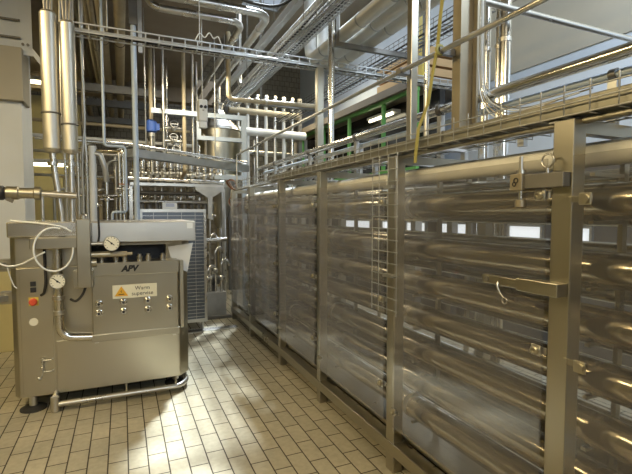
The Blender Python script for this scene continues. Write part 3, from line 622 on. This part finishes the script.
part('round_label', MB().lathe([(.032, 0), (.032, .004)], (-.685, 4.19, .755), (0, -1, 0), 20), M_dial, hg, 'round pale label')
lh = MB()
for z in (.43, .335): lh.tube([(-.63, 4.19, z), (-.63, 4.165, z), (-.56, 4.165, z), (-.56, 4.19, z)], .006, .01, 8)
lh.tube([(-.63, 4.165, .45), (-.63, 4.165, .335), (-.64, 4.16, .30)], .007, .02, 8).sphere((-.655, 4.16, .285), .017)
for k in range(6): lh.torus((-.63, 4.165, .44 - k * .016), .012, .003, (0, 0, 1), 12, 6)
part('door_latch', lh, M_steel, hg, 'sprung wire latch')
for (x, y) in ((-.72, 4.27), (.44, 4.40), (-.72, 5.0), (.44, 5.0)):
    ft = part('levelling_foot', MB().lathe([(.10, 0), (.10, .012), (.07, .025), (.035, .035)], (x, y, 0), n=22), M_rub, hg)
    part('foot_stem', MB().cyl((x, y, .03), (x, y, .13), .032, n=14), M_steel, ft)
part('bumper_pipe', MB().tube([(-.535, 4.13, .06), (.45, 4.13, .06), (.53, 4.25, .06), (.53, 4.9, .06)], .023, .06, 14), M_steel, hg)
part('bumper_stub', MB().cyl((-.545, 4.13, .005), (-.545, 4.13, .125), .034, n=16).cyl((-.545, 4.13, .125), (-.545, 4.21, .14), .02, n=10), M_steel, hg)
for x in (0, .42): part('bumper_bracket', MB().cyl((x, 4.13, .06), (x, 4.22, .13), .011, n=8), M_steel, hg)
part('underside', MB().box((-.78, 4.32, .10), (.50, 5.05, .125)), M_dark, hg)
# cables around the machine
def cable(name, pts, r, m_, lb): return single(name, MB().tube(pts, r, .08, 8), m_, lb, 'cable')
loop = [(-.80, 4.10, 1.59), (-.66, 4.05, 1.575), (-.50, 3.95, 1.558), (-.43, 3.96, 1.54), (-.37, 3.96, 1.50)]
cable('white_cable', loop, .007, M_white, 'white cable lying across the left of the machine hood')
pts = []
for k in range(20):
    a = rad(70 + 15.5 * k); pts.append((-.495 + .135 * math.cos(a), 3.955 - .002 * k, 1.365 + .17 * math.sin(a)))
cable('white_cable', pts, .007, M_white, 'white cable hanging in a round loop in front of the cross block')
cable('white_cable', [(-1.10, 4.3, 1.42), (-.93, 4.17, 1.27), (-.84, 4.12, 1.225), (-.74, 4.10, 1.24), (-.62, 4.0, 1.31), (-.56, 3.97, 1.345)], .007, M_white, 'thin white cable sagging left of the machine from the cross block')
cable('white_cable', [(-.845, 4.14, 1.235), (-.83, 4.17, 1.13), (-.81, 4.185, 1.06), (-.79, 4.185, 1.04)], .005, M_white, 'short white cable dropping down the left corner of the machine')
cable('black_cable', [(-.59, 4.16, 1.36), (-.585, 4.14, 1.20), (-.58, 4.13, 1.08), (-.60, 4.15, .99), (-.625, 4.17, .975)], .011, M_rub, 'black cable dropping from the cross block to the switch panel')
cable('black_cable', [(-.40, 4.03, .95), (-.36, 4.0, .93), (-.31, 4.0, .98), (-.285, 4.02, 1.05)], .010, M_rub, 'short black hose curving under the foot of the valve column')
cable('black_cable', [(-.185, 4.10, 1.70), (-.183, 4.10, 1.56), (-.18, 4.10, 1.45), (-.20, 4.06, 1.36)], .008, M_rub, 'thin black cable hanging over the hood edge beside the right gauge')

# hanging pulsation dampers above the machine
def damper(x, y, z0, z1, r, low, lb, dz):
    t = thing('pulsation_damper', lb, 'vessel', (x, y, 1.577), 'pulsation dampers over the machine')
    part('vessel', MB().lathe([(.03, z0 - .02 - 0), (r * .8, z0 - .01), (r, z0 + .02), (r, z1 - .02), (r * .85, z1), (.03, z1 + .01)], (x, y, 0), n=24), M_clad, t)
    part('band', MB().torus((x, y, z0 + .32 + dz), r + .002, .008, (0, 0, 1), 24, 6), M_dark, t)
    part('lower_pipe', MB().tube(low, .026, .1, 14), M_steel, t)
    part('pipe_collar', MB().cyl(Vector(low[0]) + Vector((0, 0, -.12)), Vector(low[0]) + Vector((0, 0, -.09)), .040, n=16), M_steel, t)
    for dx in (-.035, .0, .035): part('top_tube', MB().tube([(x + dx * .6, y, z1), (x + dx, y + .02, z1 + .3), (x + dx, y + .02, 4.25)], .013, .1, 8), M_steel, t)
    return t
damper(-.542, 4.42, 2.185, 3.36, .067, [(-.542, 4.42, 2.18), (-.53, 4.42, 2.02), (-.485, 4.42, 1.62), (-.485, 4.42, 1.577)], 'left and taller hanging cylinder vessel above the machine, with pipe leaning below', .0)
damper(-.402, 4.42, 2.18, 3.30, .060, [(-.402, 4.42, 2.18), (-.402, 4.42, 1.9), (-.405, 4.42, 1.577)], 'right and slimmer hanging cylinder vessel above the machine, with straight pipe below', -.08)
# horizontal inlet with black knob
t = thing('inlet_valve', 'horizontal steel inlet valve with black end cap in front of the white pillar', 'valve', (-.7, 4.45, 1.8))
part('cap', MB().lathe([(.05, 0), (.06, .02), (.06, .07), (.04, .09)], (-.965, 4.36, 1.815), (1, 0, 0), 18), M_black, t, 'black end cap')
part('body', MB().lathe([(.04, 0), (.055, .01), (.055, .09), (.045, .10), (.045, .20), (.058, .21), (.058, .25), (.035, .26)], (-.88, 4.36, 1.815), (1, 0, 0), 18), M_warm, t)
part('tube', MB().cyl((-.66, 4.36, 1.815), (-.36, 4.36, 1.80), .028, n=14), M_steel, t)
part('lever', MB().bar((-.87, 4.33, 1.77), (-.82, 4.32, 1.745), .012, .03), M_dark, t)
part('clamp', MB().cyl((-.56, 4.36, 1.81), (-.52, 4.36, 1.808), .032, n=16), M_steel, t)
part('leg', MB().cyl((-.62, 4.36, 1.577), (-.62, 4.36, 1.80), .014, n=10), M_steel, t)
for i, x in enumerate((-.465, -.44, -.37, -.335, -.30)):
    single('small_pipe', MB().tube([(x, 4.62 + .03 * i, 1.577), (x, 4.62 + .03 * i, 2.0 + .05 * i), (x + (.03 if i % 2 else -.02), 4.62 + .03 * i, 2.5), (x, 4.64 + .03 * i, 4.25)], .012, .06, 8), [M_steel, M_dull][i % 2],
           'thin upright pipe on the machine hood, %s from the left behind the dampers' % ORD[i], 'pipe', 'thin pipes behind the dampers')
t = thing('white_vent_pipe', 'upright white plastic pipe with open top standing on the machine hood', 'pipe', (-.243, 4.6, 1.577))
part('tube', MB().lathe([(.031, 1.577), (.031, 2.24), (.034, 2.24), (.034, 2.27), (.024, 2.27), (.024, 2.2)], (-.243, 4.6, 0), n=18), M_white, t)
part('branch', MB().tube([(-.235, 4.6, 2.20), (-.18, 4.6, 2.20), (-.14, 4.6, 2.08), (-.13, 4.65, 1.95)], .026, .05, 12), M_dull, t)
# guard rails at left edge
t = thing('guard_rail', 'two low steel guard rails beside the left side of the machine', 'rail', (-1.0, 4.3, 0))
for z in (1.22, .95): part('rail', MB().bar((-1.55, 3.55, z), (-.86, 4.32, z), .02, .05), M_dull, t)
for z in (1.22, .95): part('mount', MB().box((-.93, 4.29, z - .05), (-.85, 4.37, z + .05)), M_warm, t)
part('post', MB().box((-1.57, 3.53, 0), (-1.53, 3.57, 1.26)), M_dull, t)
# wall bits at the pillar
t = thing('gusset_plate', 'white steel gusset plate with bolts high on the white pillar', 'bracket', (-1.0, 6.2, 3.5))
part('plate', MB().box((-1.06, 6.19, 3.5), (-.93, 6.215, 4.25)), M_wallw, t); part('brace', MB().bar((-.98, 6.2, 3.62), (-.80, 6.2, 3.38), .05, .02, (0, 1, 0)), M_white, t)
part('bolt', MB().cyl((-1.02, 6.17, 3.62), (-1.02, 6.19, 3.62), .015, n=8).cyl((-.97, 6.17, 3.62), (-.97, 6.19, 3.62), .015, n=8), M_dark, t)
for i, z in enumerate((3.72, 3.92)):
    single('conduit_pipe', MB().cyl((-4.6, 6.16 + .1, z), (-1.04, 6.16, z - .04), .014, n=8), M_dark, 'dark %s conduit across the wall above the lintel' % ['lower', 'upper'][i], 'conduit')
fl = thing('fluorescent_lamp', 'lit fluorescent lamp glowing behind the hanging dampers at left', 'lamp', (-1.3, 9.3, 3.95))
part('tube', MB().cyl((-2.2, 9.3, 3.98), (-1.0, 9.3, 3.98), .03, n=10), M_lamp, fl); part('fitting', MB().box((-2.25, 9.25, 4.01), (-.95, 9.35, 4.08)), M_white, fl)
for x in (-2.0, -1.2): part('hanger_rod', MB().cyl((x, 9.3, 4.08), (x, 9.3, 6.2), .008, n=6), M_dark, fl)
fl2 = thing('fluorescent_lamp', 'lower lit fluorescent lamp behind the machine at left', 'lamp', (-1.0, 9.6, 2.3))
part('tube', MB().cyl((-1.7, 9.7, 2.56), (-.8, 9.7, 2.56), .03, n=10), M_lamp, fl2); part('fitting', MB().box((-1.75, 9.65, 2.59), (-.75, 9.75, 2.66)), M_white, fl2)
for x in (-1.6, -.9): part('hanger_rod', MB().cyl((x, 9.7, 2.66), (x, 9.7, 6.2), .008, n=6), M_dark, fl2)

# ------------------------------------------------------------------ process equipment at the back
def valve_proto(x, y, z, lb, grp, tall=.30, m2=None):
    t = thing('process_valve', lb, 'valve', (x, y, z), grp)
    part('body', MB().sphere((x, y, z + .06), .05, n=12).cyl((x, y, z), (x, y, z + .03), .04, n=14).cyl((x - .08, y, z + .06), (x + .08, y, z + .06), .026, n=12), M_steel, t)
    part('actuator', MB().lathe([(.02, .1), (.045, .12), (.045, tall - .05), (.03, tall - .03), (.012, tall)], (x, y, z), n=14), m2 or M_shiny, t)
    part('cap_ring', MB().torus((x, y, z + .15), .047, .006, n=16, m=6), M_dark, t)
    return t
# catwalk-like beam crossing the back
t = thing('pipe_bridge', 'flat steel pipe bridge crossing in front of the valve row at the back', 'beam', (1.0, 6.5, 2.3))
part('beam', MB().bar((0.10, 6.0, 2.40), (1.85, 6.99, 2.36), .14, .10), M_dull, t)
part('upper_tube', MB().tube([(-0.75, 5.6, 2.46), (0.10, 5.98, 2.50), (1.85, 6.97, 2.46)], .022, .1, 12), M_shiny, t)
part('hanger_rod', MB().cyl((.3, 6.11, 2.45), (.3, 6.11, 4.25), .008, n=6), M_dull, t); part('hanger_rod', MB().cyl((1.3, 6.68, 2.43), (1.3, 6.68, 4.25), .008, n=6), M_dull, t)
# pale square frame
fr = thing('pipe_support_frame', 'pale blue square tube frame standing behind the far end of the cage', 'frame', (1.76, 6.82, 0))
part('upright', MB().box((1.73, 6.80, 0), (1.80, 6.87, 3.16)), M_bluew, fr); part('upright', MB().box((1.04, 6.80, 2.80), (1.10, 6.87, 3.10)), M_bluew, fr)
part('top_beam', MB().box((.40, 6.80, 3.09), (1.73, 6.87, 3.16)), M_bluew, fr); part('middle_beam', MB().box((1.04, 6.80, 2.74), (1.73, 6.87, 2.80)), M_bluew, fr)
part('lower_beam', MB().box((1.30, 6.80, 2.14), (1.73, 6.87, 2.21)), M_bluew, fr); part('drop_rod', MB().cyl((.45, 6.83, 3.16), (.45, 6.83, 4.25), .012, n=8), M_dull, fr)
fr.location = (1.86, 7.16, 0); fr.scale = (1.047, 1, 1.025)
# junction box with two dials
t = thing('junction_box', 'white junction box with two black knobs hanging under the ladder tray', 'box', (.915, 5.45, 2.62))
part('case', MB().prism([(.86, 5.40), (.96, 5.40), (.975, 5.48), (.845, 5.48)], 2.74, 3.0).prism([(.86, 5.41), (.96, 5.41), (.95, 5.49), (.87, 5.49)], 2.66, 2.74), M_white, t, bevel=.012)
for x in (.885, .935): part('knob', MB().cyl((x, 5.40, 2.91), (x, 5.385, 2.91), .018, n=14), M_black, t)
part('nose_stub', MB().lathe([(.010, 0), (.006, .012)], (.91, 5.40, 2.87), (0, -1, 0), 10), M_dull, t)
part('hanger', MB().cyl((.91, 5.46, 3.0), (.91, 5.46, 3.98), .010, n=8), M_dull, t)
t.location = (.878, 5.21, 2.585); t.scale = (.95, .95, .95)
# blue motor
t = thing('blue_motor', 'small blue valve motor high beside the steel pole', 'motor', (.45, 7.5, 2.86))
part('housing', MB().lathe([(.06, 0), (.085, .02), (.085, .17), (.05, .2)], (.45, 7.5, 2.90), n=16).box((.50, 7.45, 2.94), (.57, 7.55, 3.04)), M_blue, t)
part('stem', MB().cyl((.45, 7.5, 2.28), (.45, 7.5, 2.90), .028, n=12), M_steel, t); part('yoke', MB().cyl((.45, 7.5, 2.84), (.45, 7.5, 2.90), .055, n=14), M_dull, t)
part('upper_pipe', MB().cyl((.45, 7.5, 3.1), (.45, 7.5, 4.25), .03, n=12), M_beige, t)
t.location = (.445, 7.38, 2.86)
# valve manifold with two header pipes
mf = thing('valve_manifold', 'steel header rack with rows of valves behind the vented panel', 'manifold', (.9, 7.55, 0))
part('header', MB().cyl((.10, 7.55, 2.20), (1.60, 7.55, 2.17), .034, n=14), M_shiny, mf)
part('drip_channel', MB().box((.12, 7.40, 2.08), (1.62, 7.70, 2.125)), M_steel, mf)
part('lower_header', MB().cyl((.10, 7.62, 1.98), (1.45, 7.62, 1.97), .03, n=14), M_dark, mf)
part('lower_header', MB().cyl((.10, 7.62, 1.84), (1.45, 7.62, 1.83), .028, n=14), M_steel, mf)
for x in (.13, 1.58): part('leg', MB().box((x - .025, 7.5, 0), (x + .025, 7.55, 2.08)), M_steel, mf)
part('gusset', MB().prism([(1.10, -2.08), (1.56, -2.08), (1.56, -2.03), (1.37, -1.90), (1.37, -1.55), (1.30, -1.55), (1.30, -1.90), (1.10, -2.03)], 7.36, 7.39, Matrix(((1, 0, 0, 0), (0, 0, 1, 0), (0, -1, 0, 0), (0, 0, 0, 1)))), M_dull, mf, 'flared steel gusset bracket')
vp = valve_proto(.20, 7.55, 2.21, 'process valve on the back header, first from the steel pole', 'valves on the back header')
for i in range(1, 13): dup(vp, (i * .108, 0, R.uniform(-.01, .03)), 'process valve on the back header, %s from the steel pole' % ORD[i])
vq = valve_proto(.18, 7.72, 1.52, 'hanging valve below the header, first from the steel pole', 'valves hanging below the header', .34, M_dark)
for i in range(1, 12): dup(vq, (i * .112, R.uniform(-.02, .02), R.uniform(-.02, .02)), 'hanging valve below the header, %s from the steel pole' % ORD[i])
for i in range(13):
    x = .15 + i * .105
    single('riser_pipe', MB().tube([(x, 7.85, 0), (x, 7.85, 1.55 + .08 * (i % 3)), (x + .05, 7.85, 1.95), (x + .05, 7.85, 2.5 + .15 * (i % 4)), (x + .05, 8.1, 2.6 + .15 * (i % 4))], .016 + .004 * (i % 3), .06, 8), [M_steel, M_shiny, M_beige][i % 3],
           'riser pipe behind the vented panel, %s from the steel pole' % ORD[i], 'pipe', 'riser pipes behind the vented panel')
# vented panel (plate cooler cover)
vt = thing('vented_cabinet', 'grey louvred cabinet standing behind the machine with a white notice on top', 'cabinet', (.72, 7.1, 0))
part('case', MB().box((.25, 6.92, .15), (1.17, 7.3, 1.72)), M_dark, vt)
fm = MB().box((.235, 6.90, 1.70), (1.19, 6.93, 1.745)).box((.235, 6.90, .12), (1.19, 6.93, .17)).box((.235, 6.90, .17), (.27, 6.93, 1.70)).box((1.15, 6.90, .17), (1.19, 6.93, 1.70))
part('frame', fm, M_steel, vt, bevel=.003)
part('backing_sheet', MB().box((.27, 6.912, .17), (1.15, 6.92, 1.70)), M_louv, vt)
m = MB()
for i in range(30): m.box((.27, 6.903, .20 + i * .05), (1.15, 6.912, .206 + i * .05))
part('louvres', m, M_steel, vt)
m = MB()
for i in range(4): m.box((.42 + i * .2, 6.899, .17), (.425 + i * .2, 6.903, 1.70))
part('grid_wires', m, M_steel, vt)
part('notice', MB().box((.55, 6.90, 1.745), (.76, 6.91, 1.835)), M_white, vt, 'white paper notice')
m = MB()
for z in (1.815, 1.80, 1.785): m.box((.60, 6.898, z - .003), (.72, 6.90, z + .003))
part('notice_lines', m, M_blue, vt)
for x in (.30, 1.12):
    for y in (6.98, 7.24): part('leg', MB().cyl((x, y, 0), (x, y, .15), .025, n=10), M_steel, vt)
vt.location = (vt.location[0] * .90, 6.4, 0); vt.scale = (.9, .9, .975)
# tank
tk = thing('conical_tank', 'polished conical process tank at the back right of the valve rack', 'tank', (1.74, 8.6, 0))
part('shell', MB().lathe([(.42, 2.35), (.42, 3.22)], (1.74, 8.6, 0), n=36), M_sheet, tk)
part('top_cone', MB().lathe([(.42, 3.22), (.40, 3.27), (.13, 3.55), (.10, 3.62)], (1.74, 8.6, 0), n=36), M_steel, tk)
part('bottom_cone', MB().lathe([(.06, 1.35), (.10, 1.45), (.42, 2.35)], (1.74, 8.6, 0), n=36), M_steel, tk)
part('rim_band', MB().torus((1.74, 8.6, 2.35), .425, .014, n=36).torus((1.74, 8.6, 3.22), .425, .014, n=36), M_steel, tk)
part('top_nozzle', MB().lathe([(.09, 3.62), (.09, 3.72), (.12, 3.72), (.12, 3.75)], (1.74, 8.6, 0), n=20).cyl((1.74, 8.6, 3.75), (1.74, 8.6, 4.2), .04), M_steel, tk)
part('outlet', MB().cyl((1.74, 8.6, .05), (1.74, 8.6, 1.36), .058, n=18), M_shiny, tk); part('outlet_flange', MB().cyl((1.74, 8.6, 0), (1.74, 8.6, .05), .10, n=18), M_steel, tk)
for a in (30, 150, 270):
    x, y = 1.74 + .44 * math.cos(rad(a)), 8.6 + .44 * math.sin(rad(a)); part('leg', MB().cyl((x, y, 0), (x, y, 2.6), .03, n=12), M_steel, tk)
# pump skid
ps = thing('pump_skid', 'low steel skid with pump and bright pipework beside the far end of the cage', 'pump skid', (1.35, 7.5, 0))
part('plinth', MB().box((1.0, 7.22, 0.0), (1.66, 7.9, .40)), M_dull, ps, bevel=.01)
part('pump_motor', MB().cyl((1.20, 7.42, .40), (1.50, 7.42, .40), .10, n=20).cyl((1.50, 7.42, .40), (1.56, 7.42, .40), .075, n=20), M_dark, ps)
m = MB()
for k in range(7): m.torus((1.23 + k * .04, 7.42, .40), .10, .006, (1, 0, 0), 20, 6)
part('cooling_fins', m, M_dark, ps); part('pump_base', MB().box((1.2, 7.34, .22), (1.5, 7.5, .31)), M_dark, ps)
part('pump_head', MB().lathe([(.05, 0), (.11, .02), (.11, .08), (.06, .1)], (1.20, 7.42, .40), (-1, 0, 0), 20), M_shiny, ps)
for i, (x, y, z0, z1) in enumerate(((1.12, 7.32, .22, 1.0), (1.25, 7.30, .22, .82), (1.36, 7.29, .22, 1.12), (1.47, 7.30, .22, .9), (1.58, 7.28, .22, .7), (1.06, 7.27, .22, .62), (1.31, 7.26, .22, .6))):
    part('riser', MB().tube([(x, y, z0), (x, y, z1), (x + .1, y + .03, z1 + .06), (x + .18, y + .08, z1 - .05)], .028, .08, 12), M_shiny, ps)
    part('valve_body', MB().sphere((x, y, .45 + .12 * (i % 2)), .048, n=12).cyl((x, y - .08, .45 + .12 * (i % 2)), (x, y, .45 + .12 * (i % 2)), .02, n=10), M_steel, ps)
part('cross_header', MB().cyl((1.02, 7.3, 1.06), (1.70, 7.3, 1.08), .036, n=14), M_shiny, ps)
for x in (1.06, 1.66): part('stand', MB().cyl((x, 7.32, .22), (x, 7.32, 1.07), .022, n=10), M_steel, ps)
for ch in ps.children:
    if not ch.name.startswith('plinth'): ch.location.z += .18
ps.location = (1.255, 7.2, 0); ps.scale = (.8, .75, .97)
# upper manifold of the back right
um = thing('pipe_manifold', 'high pipe manifold with fat horizontal headers and short risers right of the tank', 'manifold', (2.9, 9.2, 0))
part('header', MB().cyl((2.05, 9.1, 3.78), (3.6, 9.1, 3.76), .07, n=18), M_beige, um); part('header', MB().cyl((2.25, 9.1, 3.36), (3.75, 9.1, 3.34), .09, n=18), M_lag, um)
part('header', MB().cyl((2.1, 9.3, 2.95), (3.75, 9.3, 2.93), .06, n=18), M_steel, um)
for i in range(7):
    x = 2.25 + i * .20
    part('riser', MB().tube([(x, 9.1, 2.2), (x, 9.1, 4.05), (x + .02, 9.1, 4.12), (x + .06, 9.25, 4.16)], .038, .08, 12), [M_steel, M_lag][i % 2], um)
    part('valve_body', MB().lathe([(.05, 0), (.065, .03), (.065, .14), (.04, .18)], (x, 9.1, 3.90), n=14), M_steel, um)
for x in (2.1, 3.7): part('post', MB().box((x - .04, 9.25, 0), (x + .04, 9.33, 4.2)), M_dark, um)
for i in range(6):
    x = 2.45 + i * .24
    single('drop_pipe', MB().cyl((x, 9.45, 0), (x, 9.45, 3.25), .045, n=14), [M_lag, M_steel, M_beige][i % 3], 'tall drop pipe under the high pipe manifold, %s from the tank' % ORD[i], 'pipe', 'drop pipes under the high manifold')
# orange cable bundle at the cage end
for i in range(6):
    y0 = 6.70 + .012 * i
    pts = [(1.56 + .02 * i, 6.70, 2.012), (1.53 + .02 * i, y0 + .10, 2.05 - .01 * i), (1.46 + .012 * i, y0 + .10, 2.14 + .01 * i), (1.60 + .01 * i, y0 + .11, 2.17), (1.66, y0 + .12, 2.06 - .02 * i), (1.56 - .012 * i, y0 + .10, 1.92 - .02 * i), (1.50 + .02 * i, y0 + .09, 1.80 - .02 * i), (1.62, y0 + .10, 1.72), (1.70, y0 + .06, 1.80)]
    single('coiled_cable', MB().tube(pts, .006, .08, 6), [M_orange, M_black, M_orange, M_dull, M_orange, M_white][i], '%s cable, %s in the tangle at the far end of the cage' % (['orange', 'black', 'orange', 'grey', 'orange', 'white'][i], ORD[i]), 'cable', 'cable tangle at the cage end')
# thin standpipes with valves left of the pole
for i, (x, y, zt) in enumerate(((-.30, 6.3, 2.3), (-.16, 5.7, 2.05), (-.02, 6.0, 2.4), (.02, 5.55, 2.36), (-.42, 6.5, 2.6))):
    t = thing('stand_pipe', 'thin upright pipe with a small valve behind the machine, %s left of the pole' % ['third', 'second', 'fourth', 'first', 'fifth'][i], 'pipe', (x, y, 0), 'stand pipes left of the pole')
    part('tube', MB().tube([(x, y, 0), (x, y, zt), (x - .08, y + .05, zt), (x - .6, y + .3, zt + .03)], .016, .05, 10), [M_steel, M_shiny][i % 2], t)
    part('valve_body', MB().sphere((x, y, 1.75 + .06 * i), .034, n=10).cyl((x - .07, y, 1.75 + .06 * i), (x + .07, y, 1.75 + .06 * i), .014, n=8), M_shiny, t)
    part('handle', MB().bar((x - .05, y - .04, 1.80 + .06 * i), (x + .05, y - .04, 1.80 + .06 * i), .012, .012), M_orange if i == 3 else M_dark, t)
for i in range(9):
    x = -1.0 + i * .13; y = 8.2 + .25 * (i % 3)
    single('back_pipe', MB().tube([(x, y, 0), (x, y, 2.0 + .25 * (i % 4)), (x + .2, y, 2.06 + .25 * (i % 4)), (x + .2, y + 1.2, 2.06 + .25 * (i % 4))], .022 + .006 * (i % 3), .1, 8), [M_dull, M_steel, M_beige][i % 3],
           'bent pipe in the shadow behind the machine, %s from the pillar' % ORD[i], 'pipe', 'bent pipes behind the machine')
for i, (z, y) in enumerate(((2.62, 8.0), (2.9, 8.3), (1.95, 8.1), (3.2, 8.6), (2.3, 8.7))):
    single('cross_pipe', MB().cyl((-4.6, y, z + .03), (1.2, y, z - .03), .024 + .006 * (i % 2), n=10), [M_steel, M_lag, M_shiny, M_beige, M_dull][i], 'horizontal pipe across the back of the hall, %s from the floor' % ['third', 'fourth', 'first', 'fifth', 'second'][i], 'pipe', 'horizontal pipes at the back')

# tan pipe dropping beside the overhead trays, and droppers from the slab
elbow('tan_pipe', [(1.45, 6.42, 4.25), (1.45, 6.42, 3.30), (2.95, 6.42, 3.33)], .034, M_beige, 'tan lagged pipe dropping then turning right behind the ladder tray', .09, [((2.0, 6.42, 3.311), (2.03, 6.42, 3.312))])
for i, (x, y, z0, r, m_) in enumerate(((.60, 7.05, 2.46, .020, M_steel), (.92, 7.2, 2.30, .030, M_beige), (1.07, 7.32, 2.5, .022, M_steel), (.72, 7.9, 2.4, .024, M_shiny), (1.22, 7.9, 2.4, .020, M_dull))):
    t = thing('drop_pipe', '%s pipe dropping from the slab to the valve rack, %s from the steel pole' % (['thin steel', 'tan lagged', 'slim steel', 'bright steel', 'dull steel'][i], ['first', 'third', 'fourth', 'second', 'fifth'][i]), 'pipe', (x, y, z0), 'drop pipes over the valve rack')
    part('tube', MB().tube([(x, y, 4.25), (x, y, z0), (x, 7.55 if y < 7.6 else 7.7, z0 - .06), (x, 7.55 if y < 7.6 else 7.7, 2.2)], r, .05, 12), m_, t)
    part('union', MB().cyl((x, y, 3.2), (x, y, 3.26), r + .012, n=12), M_steel, t)
for i, (x, y, z, w) in enumerate(((.78, 7.4, 3.0, .28), (.76, 7.3, 2.78, .26), (.80, 7.35, 2.6, .22))):
    t = thing('hand_valve', 'steel hand valve with round wheel above the valve rack, %s from the ceiling' % ORD[i + 0], 'valve', (x, y, z), 'hand valves over the valve rack')
    part('body', MB().cyl((x - w / 2, y, z), (x + w / 2, y, z), .022, n=12).sphere((x, y, z), .05, n=12), M_steel, t)
    part('stem', MB().cyl((x, y, z), (x, y - .10, z + .05), .01, n=8), M_dark, t)
    part('wheel', MB().torus((x, y - .10, z + .05), .06, .008, (0, -1, .4), 20, 6).bar((x - .06, y - .10, z + .05), (x + .06, y - .10, z + .05), .01, .01), M_dull, t)
single('thin_wire', MB().tube([(.70, 4.56, 3.36), (.74, 4.52, 3.44), (.79, 4.54, 3.38), (.83, 4.5, 3.45), (.88, 4.54, 3.39), (.92, 4.52, 3.43), (.96, 4.56, 3.36)], .006, .04, 6), M_white, 'thin white wire coiled loosely on top of the overhead ladder tray', 'wire')
single('stepped_pipe', MB().tube([(-.10, 5.25, 0), (-.10, 5.25, 1.66), (.045, 5.25, 1.66), (.045, 5.25, 2.37), (-.16, 5.25, 2.37), (-.16, 5.25, 2.8), (-.16, 5.25, 4.25)], .015, .04, 10), M_bluew, 'pale thin pipe stepping sideways just left of the steel pole', 'pipe')
